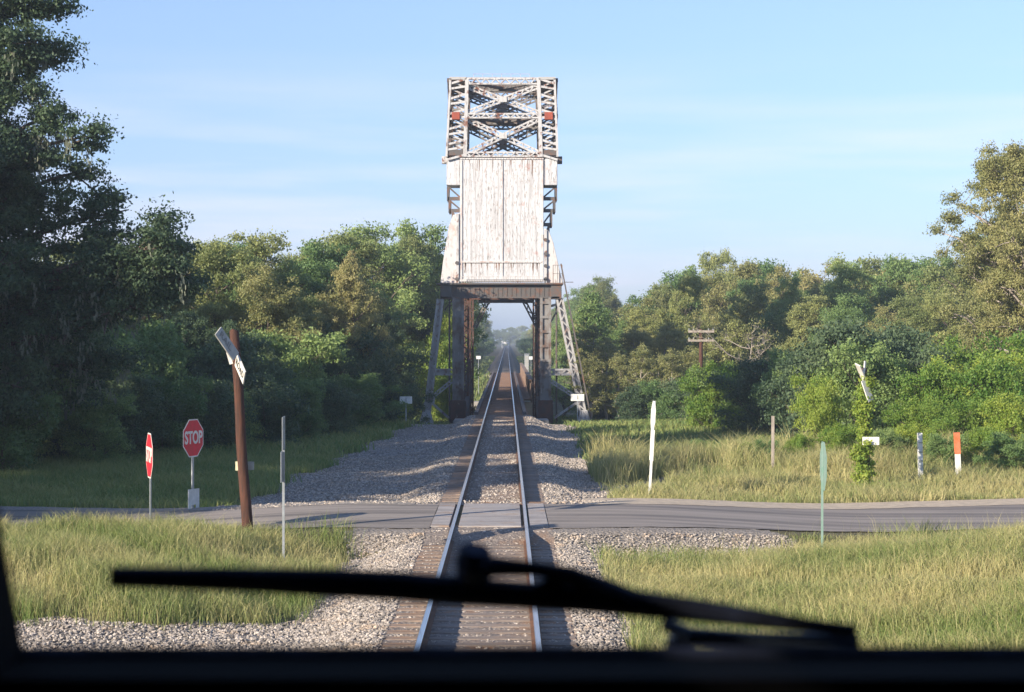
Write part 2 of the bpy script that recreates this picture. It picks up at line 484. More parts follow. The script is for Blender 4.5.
gx = np.arange(-9.5, 9.5, 0.16)
grid_obj('ballast', gx, np.arange(12, 39.5, 0.16), 0.012, M['ballast'], keep=lambda x, y: m_near(x, y) & (np.abs(x) > 1.2), noise_z=0.006)
grid_obj('gravel_apron', gx, np.arange(41.6, 97, 0.2), 0.012, M['gravel'], keep=lambda x, y: m_far(x, y) & (np.abs(x) > 1.2), noise_z=0.006)
grid_obj('track_bed', np.arange(-1.3, 1.31, 0.1), np.concatenate([np.arange(8, 97, 0.25)]), 0.016, M['cribs'],
         keep=lambda x, y: (y < 37.4) | (y > 41.9), noise_z=0.004)
grid_obj('far_track_bed', np.arange(-2.8, 2.81, 0.4), np.arange(221.2, 1500, 8), 0.02, M['far_bed'])

# road ---------------------------------------------------------------------
def road_sheet(name, x0, x1, d0, d1, off, material):
    xs_ = np.linspace(x0, x1, int(abs(x1 - x0) / .35) + 1); ds = np.linspace(d0, d1, 14)
    X, Dd = np.meshgrid(xs_, ds)
    jag = (0.12 * wav(X, Dd * 0, 2.3, 3) + 0.07 * wav(X, Dd * 0, 6.1, 1)) * np.where((Dd == d0) | (Dd == d1), 1, 0)
    Y = road_c(X) + Dd + jag
    Z = -0.02 - 0.27 * sm(2.5, 9, np.abs(X)) + off - 0.015 * (Dd / 3.0) ** 2
    nx = len(xs_)
    V = np.stack([X, Y, Z], -1).reshape(-1, 3)
    i = np.arange(nx - 1)[None, :] + nx * np.arange(len(ds) - 1)[:, None]
    F = np.stack([i, i + 1, i + nx + 1, i + nx], -1).reshape(-1, 4)
    o = link(name, mesh_np(name, V, F.ravel(), np.full(len(F), 4), material, True))
    o['kind'] = 'structure'
    return o
road_sheet('road', -60, -1.23, -2.8, 2.5, 0, M['asphalt'])
road_sheet('road', 1.23, 60, -2.8, 2.5, 0, M['asphalt'])
road_sheet('road_shoulder', 2.2, 60, 2.2, 4.0, 0.008, M['sand'])
road_sheet('road_shoulder', -60, -1.8, 2.3, 3.2, 0.006, M['gravel'])

# ------------------------------------------------------------------ track
def rail_mesh(y0, y1, xc, nm, parent):
    prof = [(-.07, -.180), (.07, -.180), (.07, -.165), (.012, -.150), (.012, -.045), (.036, -.036), (.036, -.006), (.028, 0), (-.028, 0), (-.036, -.006), (-.036, -.036), (-.012, -.045), (-.012, -.150), (-.07, -.165)]
    n = len(prof)
    v = [(xc + px, y, pz) for y in (y0, y1) for px, pz in prof]
    f = [[i, (i + 1) % n, n + (i + 1) % n, n + i] for i in range(n)]
    f += [list(range(n))[::-1], [n + i for i in range(n)]]
    me = bpy.data.meshes.new(nm); me.from_pydata(v, [], f)
    me.materials.append(M['rail_side']); me.materials.append(M['rail_top'])
    for i in (6, 7, 8): me.polygons[i].material_index = 1
    return link(nm, me, parent)

track = thing('railway_track', (0, 0, 0), 'single railway track of two shiny rails on sleepers running away to the bridge', 'railway track')
for k in (-1, 1):
    rail_mesh(8, 1150, k * 0.755, 'rail', track)
tie_me = MB().box(-1.28, 1.28, -0.115, 0.115, -0.36, -0.195)
tie0 = tie_me.build('crosstie', M['tie'], None, bevel=0.008)
ties_y = [y for y in np.arange(16.0, 96.4, 0.515) if not (36.7 < y < 42.6)]
tie0.parent = track
for i, y in enumerate(ties_y[:100]):
    o = tie0 if i == 0 else tie0.copy()
    if i: C.objects.link(o)
    o.parent = track
    o.location = (random.uniform(-.02, .02), y, random.uniform(-.008, .004))
    o.rotation_euler = (0, 0, random.uniform(-.01, .01))
rest = MB()
for y in ties_y[100:]:
    dx = random.uniform(-.02, .02)
    rest.box(-1.28 + dx, 1.28 + dx, y - .115, y + .115, -.36, -.196)
tag(rest.build('crossties', M['tie'], track), kind='stuff')

# crossing panels
lc = thing('level_crossing', (0, 39.6, 0), 'pale concrete crossing panels between the rails where the road crosses', 'level crossing')
def panel(x0, x1, n):
    for j in range(n):
        y0 = 37.05 + j * 5.1 / n
        MB().box(x0, x1, y0 + .012, y0 + 5.1 / n - .012, -.25, -.012 - random.random() * .008).build('crossing_panel', M['panel'], lc, bevel=0.01)
panel(-0.64, 0.66, 2)
panel(-1.22, -0.83, 2)
panel(0.83, 1.22, 2)
b = MB()
for k in range(9):      # broken timber and spilled fill at the near lip of the crossing
    x = -0.62 + k * 0.145
    b.box(x, x + 0.14, 36.86 - random.random() * .22, 37.05, -.25, -.05 - random.random() * .05)
b.build('broken_edge', M['deck'], lc, bevel=0.01)

# ------------------------------------------------------------------ stones
def stones(name, pts, size, label, group=None):
    base = np.array([(0, 0, 1), (.9, 0, .2), (.28, .85, .2), (-.73, .5, .1), (-.72, -.5, .2), (.28, -.85, .15), (0, 0, -.6)], float)
    fc = np.array([(0, 1, 2), (0, 2, 3), (0, 3, 4), (0, 4, 5), (0, 5, 1), (6, 2, 1), (6, 3, 2), (6, 4, 3), (6, 5, 4), (6, 1, 5)])
    n = len(pts)
    s = size * RNG.uniform(0.5, 1.5, (n, 1, 3)) * np.array([1, 1, .75])
    jit = base[None] + RNG.uniform(-.22, .22, (n, 7, 3))
    v = jit * s
    a = RNG.uniform(0, 6.28, n); c, sn = np.cos(a)[:, None], np.sin(a)[:, None]
    x = v[..., 0] * c - v[..., 1] * sn; y = v[..., 0] * sn + v[..., 1] * c
    b_ = RNG.uniform(-.6, .6, n)[:, None]
    z = v[..., 2] * np.cos(b_) + x * np.sin(b_); x = x * np.cos(b_) - v[..., 2] * np.sin(b_)
    V = np.stack([x, y, z], -1) + pts[:, None, :]
    F = fc[None] + 7 * np.arange(n)[:, None, None]
    me = mesh_np(name, V.reshape(-1, 3), F.ravel(), np.full(n * 10, 3), M['stone'])
    o = link(name, me); tag(o, label, 'gravel', group, 'stuff')
    return o
def scatter(x0, x1, y0, y1, dens, keep):
    n = int((x1 - x0) * (y1 - y0) * dens)
    x = RNG.uniform(x0, x1, n); y = RNG.uniform(y0, y1, n)
    k = keep(x, y); x = x[k]; y = y[k]
    return np.stack([x, y, H(x, y) + 0.02], -1)
def fr(x, y): return (np.abs(x - .4) < y * .30 + .6)
ps = [scatter(-9, 7, 20, 38.6, 420, lambda x, y: m_near(x, y) & ~m_road(x, y + .3) & (np.abs(x) > 1.3) & fr(x, y))]
ps.append(scatter(-1.3, 1.3, 20, 36.9, 200, lambda x, y: ((y - 16.0) % 0.515 > .12) & ((y - 16.0) % 0.515 < .40) & (np.abs(np.abs(x) - .755) > .09)))
p_ = np.concatenate(ps); 
inn = np.abs(p_[:, 0]) < 1.3; p_[inn, 2] -= 0.018
stones('ballast_stones', p_, 0.030, 'pale broken ballast stones along the near side of the road')
pf = [scatter(-9, 8, 42.3, 66, 130, lambda x, y: m_far(x, y) & (np.abs(x) > 1.3)),
      scatter(-7, 5, 66, 97, 45, lambda x, y: m_far(x, y) & (np.abs(x) > 1.3)),
      scatter(-.7, .7, 42.3, 90, 60, lambda x, y: np.abs(x) < .68)]
stones('gravel_stones', np.concatenate(pf), 0.036, 'blue grey gravel stones spread beyond the road towards the bridge')
pr = scatter(3, 7.5, 52, 60, 60, lambda x, y: (x - 5.3) ** 2 / 4 + (y - 56) ** 2 / 6 < 1)
pr[:, 2] += 0.0

# ------------------------------------------------------------------ grass
def blades(name, pts, h, wd, lean, tint, material, label):
    n = len(pts)
    h = h * RNG.uniform(.55, 1.25, n)
    a = RNG.uniform(0, 6.283, n)
    ln = lean * h * RNG.uniform(.2, 1.2, n)
    b = RNG.uniform(0, 6.283, n)
    dx, dy = np.cos(a) * wd / 2, np.sin(a) * wd / 2
    lx, ly = np.cos(b) * ln, np.sin(b) * ln
    V = np.zeros((n, 5, 3))
    x, y, z = pts[:, 0], pts[:, 1], pts[:, 2] - .03
    V[:, 0] = np.stack([x - dx, y - dy, z], -1); V[:, 1] = np.stack([x + dx, y + dy, z], -1)
    V[:, 2] = np.stack([x + dx * .8 + lx * .35, y + dy * .8 + ly * .35, z + h * .6], -1)
    V[:, 3] = np.stack([x - dx * .8 + lx * .35, y - dy * .8 + ly * .35, z + h * .6], -1)
    V[:, 4] = np.stack([x + lx, y + ly, z + h * (1 - .25 * np.minimum(lean, 1))], -1)
    base = (5 * np.arange(n))[:, None]
    F = np.concatenate([base + np.array([[0, 1, 2, 3]]), base + np.array([[3, 2, 4]])], 1)
    me = mesh_np(name, V.reshape(-1, 3), F.ravel(), np.tile([4, 3], n), material)
    at = me.attributes.new('tint', 'FLOAT', 'POINT')
    tt = np.clip(np.repeat(tint, 5) + np.tile([-.15, -.15, .05, .05, .2], n), 0, 1)
    at.data.foreach_set('value', tt.astype(np.float32))
    o = link(name, me); tag(o, label, 'grass', None, 'stuff')
    return o
def gscatter(x0, x1, y0, y1, dens, extra=None, wf=.32):
    n = int((x1 - x0) * (y1 - y0) * dens)
    x = RNG.uniform(x0, x1, n); y = RNG.uniform(y0, y1, n)
    jx = RNG.normal(0, .16, n); jy = RNG.normal(0, .22, n)
    k = m_grass(x + jx, y + jy) & ~m_road(x, y + np.where(y < 40, .3, -.3)) & (np.abs(x) > 1.7) & (np.abs(x - .4) < y * wf + 1.0)
    if extra is not None: k &= extra(x, y)
    # tufts
    k &= RNG.uniform(0, 1, n) < np.clip(.72 + .62 * wav(x, y, 2.1, 7) + .35 * wav(x, y, .8, 2), .05, 1)
    x = x[k]; y = y[k]
    return np.stack([x, y, H(x, y)], -1)
def gt(p, b0, amp, seed):
    return np.clip(b0 + amp * wav(p[:, 0], p[:, 1], .9, seed) + RNG.normal(0, .16, len(p)), 0, 1)

p = gscatter(-12, -2.4, 19, 36.9, 900)
blades('grass', p, .44 + .22 * np.clip(wav(p[:, 0], p[:, 1], 1.4, 3), -.6, 1) , .010, .65, gt(p, .34, .55, 2), G_GRASS, 'tall yellow green grass on the near left verge')
p = gscatter(2, 13, 19, 41.0, 950)
blades('grass', p, (.40 + .20 * np.clip(wav(p[:, 0], p[:, 1], 1.3, 4), -.6, 1)) * (1 - .5 * sm(34, 38, p[:, 1])), .010, .75, gt(p, .44, .55, 5), G_GRASS, 'pale tan and green grass covering the near right bank')
p = gscatter(3, 26, 43, 62, 420, lambda x, y: y > road_c(x) + 4.0)
blades('grass', p, .50 + .25 * np.clip(wav(p[:, 0], p[:, 1], 1.1, 6), -.6, 1) + .7 * sm(50, 56, p[:, 1]) * np.clip(.6 + wav(p[:, 0], p[:, 1], .8, 5), .1, 1.5), .017, .6, gt(p, .55, .4, 8), G_GRASS, 'tan seeding grass along the far side of the road on the right')
p = gscatter(2.5, 40, 62, 100, 60)
blades('grass', p, .36, .05, .7, gt(p, .4, .35, 9), G_GRASS2, 'green grass in front of the right wood and bridge leg')
p = gscatter(-24, -3, 43, 66, 200, lambda x, y: y > road_c(x) + 3.2)
blades('grass', p, .38, .026, .7, gt(p, .45, .35, 10), G_GRASS2, 'shaded green grass beyond the road on the left')
p = gscatter(-40, -3, 66, 102, 55)
blades('grass', p, .45, .05, .7, gt(p, .4, .35, 12), G_GRASS2, 'shaded green grass in front of the left wood')
p = gscatter(-14, 14, 98, 124, 35, lambda x, y: np.abs(x) > 2.6)
blades('grass', p, .5, .06, .7, gt(p, .4, .3, 13), G_GRASS2, 'rough grass round the feet of the bridge')
n = 9000; sx = RNG.choice([-1, 1], n)
x = sx * RNG.uniform(2.9, 9, n); y = RNG.uniform(222, 500, n)
p = np.stack([x, y, H(x, y)], -1)
blades('grass', p, .6, .2, .7, gt(p, .4, .3, 14), G_GRASS2, 'green grass beside the track beyond the bridge')

# ------------------------------------------------------------------ foliage
def leaf_cloud(cent, crad, nleaf, size, flat=.95, seed=0, shell=.55):
    """leaves spread through clumps; returns verts, tint"""
    rg = np.random.default_rng(seed)
    cent = np.asarray(cent, float); crad = np.asarray(crad, float)
    wt = crad ** 2; wt /= wt.sum()
    ci = rg.choice(len(cent), nleaf, p=wt)
    dr = rg.standard_normal((nleaf, 3)); dr /= np.linalg.norm(dr, axis=1)[:, None]
    dr[:, 2] = np.where(dr[:, 2] < -.35, -dr[:, 2] * .6, dr[:, 2])
    rr = (shell + (1.12 - shell) * rg.uniform(0, 1, nleaf) ** .8) * crad[ci]
    # lumpy outline inside each clump
    lump = 1 + .28 * np.sin(dr[:, 0] * 7 + ci * 1.7) * np.sin(dr[:, 1] * 6 + ci * 2.3) + .18 * np.sin(dr[:, 2] * 9 + ci)
    pos = cent[ci] + dr * (rr * lump)[:, None] * np.array([1, 1, flat])
    nrm = dr * .75 + rg.standard_normal((nleaf, 3)) * .65
    nrm /= np.linalg.norm(nrm, axis=1)[:, None]
    up = rg.standard_normal((nleaf, 3))
    u = np.cross(nrm, up); u /= np.linalg.norm(u, axis=1)[:, None]
    v = np.cross(nrm, u)
    s = size * rg.uniform(.55, 1.35, nleaf)[:, None]
    V = np.stack([pos - u * s * .5, pos + v * s * .28, pos + u * s * .5, pos - v * s * .28], 1)
    ctint = rg.uniform(0, 1, len(cent))
    tint = np.clip(.15 + .5 * ctint[ci] + rg.normal(0, .15, nleaf) + .12 * dr[:, 2], 0, 1)
    return V.reshape(-1, 3), np.repeat(tint, 4)

def cloud_mesh(name, V, tint, material):
    n = len(V) // 4
    me = mesh_np(name, V, np.arange(4 * n), np.full(n, 4), material)
    at = me.attributes.new('tint', 'FLOAT', 'POINT')
    at.data.foreach_set('value', tint.astype(np.float32))
    return me

def tree_proto(kind, h, rad, nleaf, size, lmat, seed, bark='bark', base_t=.2, nl=14, crown=1.0, clump=None, dead=False, sub=4):
    """returns (trunk_mesh, crown_mesh, height): a tapered trunk, limbs, twigs and leaf clumps round the twig ends"""
    rg = random.Random(seed)
    mb = MB()
    tr = max(.05, h * .016)
    pts = []; rads = []
    x = y = 0
    nseg = 8
    for i in range(nseg):
        t = i / (nseg - 1)
        pts.append(Vector((x, y, -0.3 + t * h * .95))); rads.append(tr * (1.25 - t * 1.15) if i else tr * 1.5)
        x += rg.uniform(-.035, .035) * h; y += rg.uniform(-.035, .035) * h
    mb.tube(pts, rads, 8)
    lobes = [(rg.uniform(0, 6.28), rg.uniform(.15, .35), rg.choice((2, 3))) for _ in range(3)]
    def env(t):
        if kind == 'oak': return max(.12, math.sin(math.pi * min(1, (t * .82 + .2))) ** .75)
        if kind == 'tall': return max(.12, .2 + .8 * math.sin(math.pi * min(1, t * .9 + .12)) ** .9)
        if kind == 'cedar': return (1 - t) ** .8 * 1.0 + .06
        if kind == 'sap': return .3 + .65 * math.sin(math.pi * t)
        return math.sin(math.pi * min(1, t * .75 + .25)) ** .5
    cents = []; cr = []
    cl = clump or rad * .17
    for i in range(nl):
        t = (i + .5 + rg.uniform(-.4, .4)) / nl
        hz = h * (base_t + (1 - base_t) * t * .9)
        k = min(nseg - 2, max(0, int((hz / (h * .95)) * (nseg - 1))))
        p0 = pts[k].lerp(pts[k + 1], rg.random())
        a = i * 2.39996 + rg.uniform(-.5, .5)
        lob = 1 + sum(A * math.sin(n_ * a + ph + t * 3) for ph, A, n_ in lobes) * .6
        r = rad * env(t) * rg.uniform(.45, 1.08) * lob
        rise = r * (rg.uniform(.25, .9) if kind != 'cedar' else rg.uniform(-.15, .1))
        p3 = Vector((p0.x + math.cos(a) * r, p0.y + math.sin(a) * r, min(h * .97, p0.z + rise)))
        p1 = p0.lerp(p3, .35) + Vector((rg.uniform(-.2, .2), rg.uniform(-.2, .2), -r * .04))
        p2 = p0.lerp(p3, .7) + Vector((rg.uniform(-.25, .25), rg.uniform(-.25, .25), r * .06))
        br_ = tr * (.55 - .3 * t)
        mb.tube([p0, p1, p2, p3], [br_, br_ * .75, br_ * .5, br_ * .2], 6)
        cents.append(p3); cr.append(cl * rg.uniform(.7, 1.2))
        for j in range(rg.randint(sub, sub + 3)):
            q0 = p1.lerp(p3, rg.uniform(.05, .95))
            dv = Vector((rg.uniform(-1, 1), rg.uniform(-1, 1), rg.uniform(-.7, 1))).normalized() * (rad * .30 * rg.uniform(.5, 1.1) + .12)
            q1 = q0 + dv
            q1.z = min(q1.z, h)
            mb.tube([q0, q0.lerp(q1, .5) + Vector((0, 0, .05)), q1], [br_ * .35, br_ * .25, br_ * .1], 4, cap=False)
            if dead:
                for jj in range(3):
                    e = q1 + Vector((rg.uniform(-1, 1), rg.uniform(-1, 1), rg.uniform(-.2, 1))) * r * .3
                    mb.tube([q0.lerp(q1, .6), e], [br_ * .2, br_ * .05], 4, cap=False)
            cents.append(q1); cr.append(cl * rg.uniform(.55, 1.15))
            if rg.random() < .6:
                q2 = q1 + Vector((rg.gauss(0, .4), rg.gauss(0, .4), rg.gauss(0, .35))) * cl * 1.6
                q2.z = min(q2.z, h * 1.01)
                cents.append(q2); cr.append(cl * rg.uniform(.35, .8))
    cents.append(pts[-1] + Vector((0, 0, h * .03))); cr.append(cl * .9)
    idx = []; npf = []
    for f in mb.f: idx += f; npf.append(len(f))
    tm = mesh_np('trunk', np.array(mb.v), idx, npf, M[bark], True)
    V, tint = leaf_cloud([tuple(c) for c in cents], cr, nleaf, size, seed=seed, shell=.35)
    cm = cloud_mesh('crown', V, tint, lmat)
    return tm, cm, h

def place_tree(proto, name, x, y, hgt, wid, label, cat, group=None, rot=None, z=None, tname='trunk', cname='crown', lm=None):
    tm, cm, h0 = proto
    zz = float(H(x, y)) if z is None else z
    r = thing(name, (x, y, zz), label, cat, group)
    s = hgt / h0
    r.scale = (s * wid, s * wid, s)
    r.rotation_euler = (0, 0, random.uniform(0, 6.28) if rot is None else rot)
    a = link(tname, tm, r); b_ = link(cname, cm, r)
    return r

LF = .16
OAK = [tree_proto('oak', 11, 4.3, 42000, LF, m_, s_, nl=24, base_t=.12) for m_, s_ in ((G_OAK, 1), (G_GREEN, 2), (G_OLIVE, 3), (G_OAK, 21))]
TALL = [tree_proto('tall', 12, 3.0, 34000, LF, m_, s_, nl=26, base_t=.10, clump=.62) for m_, s_ in ((G_GREEN, 4), (G_OLIVE, 5), (G_OAK, 6), (G_OLIVE, 26))]
CEDAR = tree_proto('cedar', 10, 2.4, 26000, .14, G_GREEN, 7, nl=34, base_t=.08, clump=.5)
SAP = [tree_proto('sap', 7, 1.9, 11000, .13, m_, s_, nl=14, base_t=.22, bark='pale_bark', clump=.42) for m_, s_ in ((G_OLIVE, 8), (G_OLIVE, 9))]
def bush_proto(h, rad, nleaf, size, lmat, seed):
    return tree_proto('bush', h, rad, nleaf, size, lmat, seed, base_t=.02, nl=16, clump=rad * .24)
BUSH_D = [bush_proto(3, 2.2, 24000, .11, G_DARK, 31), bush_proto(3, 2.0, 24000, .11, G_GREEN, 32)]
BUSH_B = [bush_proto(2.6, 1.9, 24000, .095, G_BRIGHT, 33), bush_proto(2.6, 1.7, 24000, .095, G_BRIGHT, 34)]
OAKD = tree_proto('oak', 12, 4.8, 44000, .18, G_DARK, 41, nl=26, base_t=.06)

def X(px, D): return CAMX + (px - 507) * D / FPX
def top(py, D): return CAMZ - (py - 340) * D / FPX

# left wood: (px, D, top py, width, proto)
LG = 'trees of the left wood'
LL = 'leafy tree in the half shaded wood left of the bridge'
left = [(150, 84, 262, 1.0, OAK[0]), (178, 96, 250, .8, TALL[1]), (210, 88, 250, 1.0, OAK[3]), (245, 98, 238, 1.1, OAK[0]), (262, 86, 268, .9, OAK[2]),
        (292, 100, 262, .9, TALL[0]), (318, 104, 250, 1.0, OAK[1]), (345, 108, 244, .95, OAK[3]), (345, 96, 275, .9, OAK[2]), (382, 124, 234, 1.0, OAK[1]),
        (408, 130, 231, .9, OAK[1]), (432, 140, 240, .8, TALL[0]), (368, 106, 270, .8, OAK[2]), (300, 90, 300, .8, OAK[0]),
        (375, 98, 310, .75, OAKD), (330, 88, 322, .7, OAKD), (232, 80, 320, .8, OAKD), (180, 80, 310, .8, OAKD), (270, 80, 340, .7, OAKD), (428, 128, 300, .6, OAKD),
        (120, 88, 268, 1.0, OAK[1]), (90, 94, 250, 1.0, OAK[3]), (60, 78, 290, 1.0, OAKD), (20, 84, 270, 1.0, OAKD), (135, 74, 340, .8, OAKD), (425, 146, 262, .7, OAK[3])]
extra_l = random.Random(4)
for i in range(18):
    px = 160 + i * 15 + extra_l.uniform(-5, 5)
    ridge = np.interp(px, [150, 240, 280, 340, 400, 440], [258, 240, 262, 246, 234, 242])
    D_ = extra_l.uniform(90, 112)
    if px > 360: D_ = extra_l.uniform(124, 134)
    left.append((px, D_, ridge + extra_l.uniform(-3, 28), extra_l.uniform(.5, .72), extra_l.choice(TALL + OAK)))
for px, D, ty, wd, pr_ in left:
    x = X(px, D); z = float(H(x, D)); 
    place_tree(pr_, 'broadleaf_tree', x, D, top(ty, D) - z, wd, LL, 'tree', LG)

RG = 'trees of the right wood'
RL = 'sunlit olive green tree in the wood right of the bridge'
right = [(625, 150, 296, .9, TALL[0]), (648, 140, 300, 1, OAK[2]), (668, 158, 280, 1, OAK[1]), (694, 165, 266, .9, TALL[0]), (722, 172, 252, .7, TALL[2]),
         (745, 160, 272, 1, OAK[2]), (770, 168, 268, 1, OAK[1]), (800, 160, 272, 1, OAK[2]), (832, 155, 266, 1.05, OAK[2]), (866, 150, 262, 1, OAK[0]),
         (900, 145, 262, 1, OAK[2]), (930, 140, 268, 1, OAK[1]), (960, 138, 255, 1, OAK[2]), (1000, 130, 240, 1.1, OAK[0]), (1040, 128, 230, 1.1, OAK[2]),
         (640, 128, 330, .85, OAK[2]), (672, 132, 318, .9, OAK[0]), (706, 138, 310, .9, OAK[2]), (738, 134, 300, .9, OAK[0]), (775, 130, 305, .9, OAK[1]),
         (812, 126, 298, .9, OAK[0]), (848, 122, 300, .9, OAK[1]), (884, 118, 308, .9, OAK[2]), (915, 114, 300, .9, OAK[0]), (820, 118, 335, .7, OAK[1]), (880, 108, 330, .7, OAK[0]),
         (950, 112, 300, .9, OAK[3]), (990, 108, 310, .9, OAK[2]), (1030, 106, 300, 1, OAK[0]), (585, 170, 318, .8, OAK[1]), (562, 175, 320, .8, OAK[1]), (610, 140, 330, .8, OAK[1]),
         (700, 116, 352, .65, OAK[0])]
extra_r = random.Random(3)
for i in range(34):
    px = 588 + i * 13.5 + extra_r.uniform(-5, 5)
    ridge = np.interp(px, [580, 620, 660, 700, 730, 760, 850, 930, 1024], [312, 300, 288, 268, 256, 270, 264, 258, 236])
    D_ = extra_r.uniform(128, 160)
    right.append((px, D_, ridge + extra_r.uniform(-4, 26) , extra_r.uniform(.5, .75), extra_r.choice(TALL + OAK)))
for px, D, ty, wd, pr_ in right:
    x = X(px, D); z = float(H(x, D))
    place_tree(pr_, 'broadleaf_tree', x, D, top(ty, D) - z, wd, RL, 'tree', RG)
D = 135; x = X(600, D)
place_tree(CEDAR, 'conifer_tree', x, D, top(284, D) - float(H(x, D)), 1.1, 'pointed green conifer standing just right of the bridge tower above the saplings', 'tree')
sl = [(588, 112, 352, 1.1), (606, 116, 340, 1.0), (622, 113, 350, 1.1), (640, 110, 345, 1.0), (658, 112, 352, 1.1), (672, 108, 350, 1.0), (690, 112, 345, 1), (600, 122, 325, 1.1), (630, 124, 322, 1.1), (660, 122, 325, 1.1), (578, 124, 345, .8)]
for i, (px, D, ty, wd) in enumerate(sl):
    x = X(px, D); z = float(H(x, D))
    place_tree(SAP[i % 2], 'sapling_tree', x, D, top(ty, D) - z, wd, 'slender pale stemmed young tree in the row right of the bridge leg', 'tree', 'slender saplings right of the bridge')

# tall tree at the right edge
big_r = tree_proto('tall', 17, 4.8, 110000, .15, G_OLIVE, 55, nl=44, base_t=.14, bark='pale_bark', clump=.72, sub=5)
D = 92; x = X(990, D)
place_tree(big_r, 'broadleaf_tree', x, D, top(158, D) - float(H(x, D)), .9, 'tallest olive tree with a pale leaning trunk at the right edge of the photo', 'tree', rot=3.9)
place_tree(big_r, 'broadleaf_tree', X(1050, 88), 88, 13.5, .9, 'tall olive tree partly cut off by the right edge of the photo', 'tree', rot=.4)
# pale bare-limbed tree
dead = tree_proto('oak', 7, 3.4, 1800, .12, G_OLIVE, 61, nl=11, base_t=.35, bark='pale_bark', dead=True, sub=3)
D = 96; x = X(752, D)
place_tree(dead, 'bare_tree', x, D, top(322, D) - float(H(x, D)), 1.0, 'thin tree with pale nearly bare limbs in front of the right wood', 'tree')

# giant live oak at the left edge
def giant():
    rg = random.Random(5)
    D = 56.0
    bx = -17.0; bz = float(H(bx, D))
    r = thing('live_oak_tree', (bx, D, bz), 'huge dark live oak filling the left edge, moss hanging from its branches', 'tree')
    mb = MB(); cents = []; cr = []
    mb.tube([(0, 0, -.4), (.2, .2, 3), (-.1, 0, 7), (.2, .1, 12), (.3, 0, 18)], [.75, .55, .45, .32, .12], 10)
    limbs = []
    for i in range(84):
        t = i / 84
        a = i * 2.399 + rg.uniform(-.3, .3)
        hz = 1.2 + 18.5 * t
        rr = (5.3 - 2.7 * t) * rg.uniform(.75, 1.1)
        rr *= rg.choice((1, .7, .45)); limbs.append(((.1, .1, hz), (math.cos(a) * rr, math.sin(a) * rr, hz + rg.uniform(.2, 1.8))))
    # boughs reaching right over the verge (towards px 120-185)
    for ex, ey, ez in ((6.4, -1, 7.0), (7.0, 0, 6.6), (7.6, -.5, 6.2), (5.4, 1, 8.3), (6.2, -1.2, 5.2), (4.5, .5, 9.6), (3.7, -.6, 11.2), (3.0, -1, 13.3), (2.8, .4, 15.5), (6.9, .6, 7.1), (6.5, .2, 6.0)):
        limbs.append(((.1, .1, max(2.5, ez - 2.2)), (ex, ey, ez)))
    for p0, p3 in limbs:
        p0 = Vector(p0); p3 = Vector(p3)
        p1 = p0.lerp(p3, .35) + Vector((0, 0, .4)); p2 = p0.lerp(p3, .7) + Vector((0, 0, .3))
        mb.tube([p0, p1, p2, p3], [.13, .09, .055, .02], 6)
        Ln = (p3 - p0).length
        for j in range(int(Ln * 3.2)):
            q0 = p0.lerp(p3, rg.uniform(.25, 1))
            q1 = q0 + Vector((max(-.9, min(.9, rg.gauss(0, .55))), rg.gauss(0, .55), max(-.8, min(.9, rg.gauss(.15, .45)))))
            mb.tube([q0, q1], [.035, .012], 4, cap=False)
            cents.append(tuple(q1)); cr.append(rg.uniform(.32, .8))
            q2 = q0 + Vector((rg.gauss(0, .3), rg.gauss(0, .3), rg.gauss(-.15, .35))); cents.append(tuple(q2)); cr.append(rg.uniform(.15, .42))
    idx = []; npf = []
    for f in mb.f: idx += f; npf.append(len(f))
    link('trunk', mesh_np('trunk', np.array(mb.v), idx, npf, M['bark'], True), r)
    V, tint = leaf_cloud(cents, cr, 620000, .12, seed=77, shell=.2)
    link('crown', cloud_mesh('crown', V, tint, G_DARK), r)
    # hanging moss
    mv = []; 
    low = [c for c in cents if c[2] < 13]
    for k in range(420):
        c = rg.choice(low)
        Lm = rg.uniform(.3, 1.1); x0 = c[0] + rg.gauss(0, .15); y0 = c[1] + rg.gauss(0, .15); sw = rg.gauss(0, .12)
        for s_ in range(22):
            f = s_ / 22
            rr = .11 * (1 - f) + .02
            x = x0 + rg.gauss(0, rr) + sw * f; y = y0 + rg.gauss(0, rr); z = c[2] - f * Lm
            wd = rg.uniform(.012, .035); a = rg.uniform(0, 3.14); dx, dy = math.cos(a) * wd, math.sin(a) * wd
            mv += [(x - dx, y - dy, z), (x + dx, y + dy, z), (x + dx * .4 + rg.gauss(0, .03), y + dy, z - .16), (x - dx, y, z - .12)]
    mv = np.array(mv)
    link('hanging_moss', cloud_mesh('moss', mv, np.full(len(mv), .4), G_MOSS), r)
giant()
# trees just beyond the left edge of the photo that keep the left wood in shade
SH = 'dark tree standing out of frame at the left beside the road'
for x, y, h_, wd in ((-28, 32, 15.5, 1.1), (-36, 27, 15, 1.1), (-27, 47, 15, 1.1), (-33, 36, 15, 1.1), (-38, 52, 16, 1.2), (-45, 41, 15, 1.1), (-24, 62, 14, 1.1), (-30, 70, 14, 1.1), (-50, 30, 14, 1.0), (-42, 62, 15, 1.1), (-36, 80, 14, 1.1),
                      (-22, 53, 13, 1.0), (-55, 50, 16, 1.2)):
    place_tree(OAKD, 'shade_tree', x, y, h_, wd, SH, 'tree', 'trees out of frame at the left')

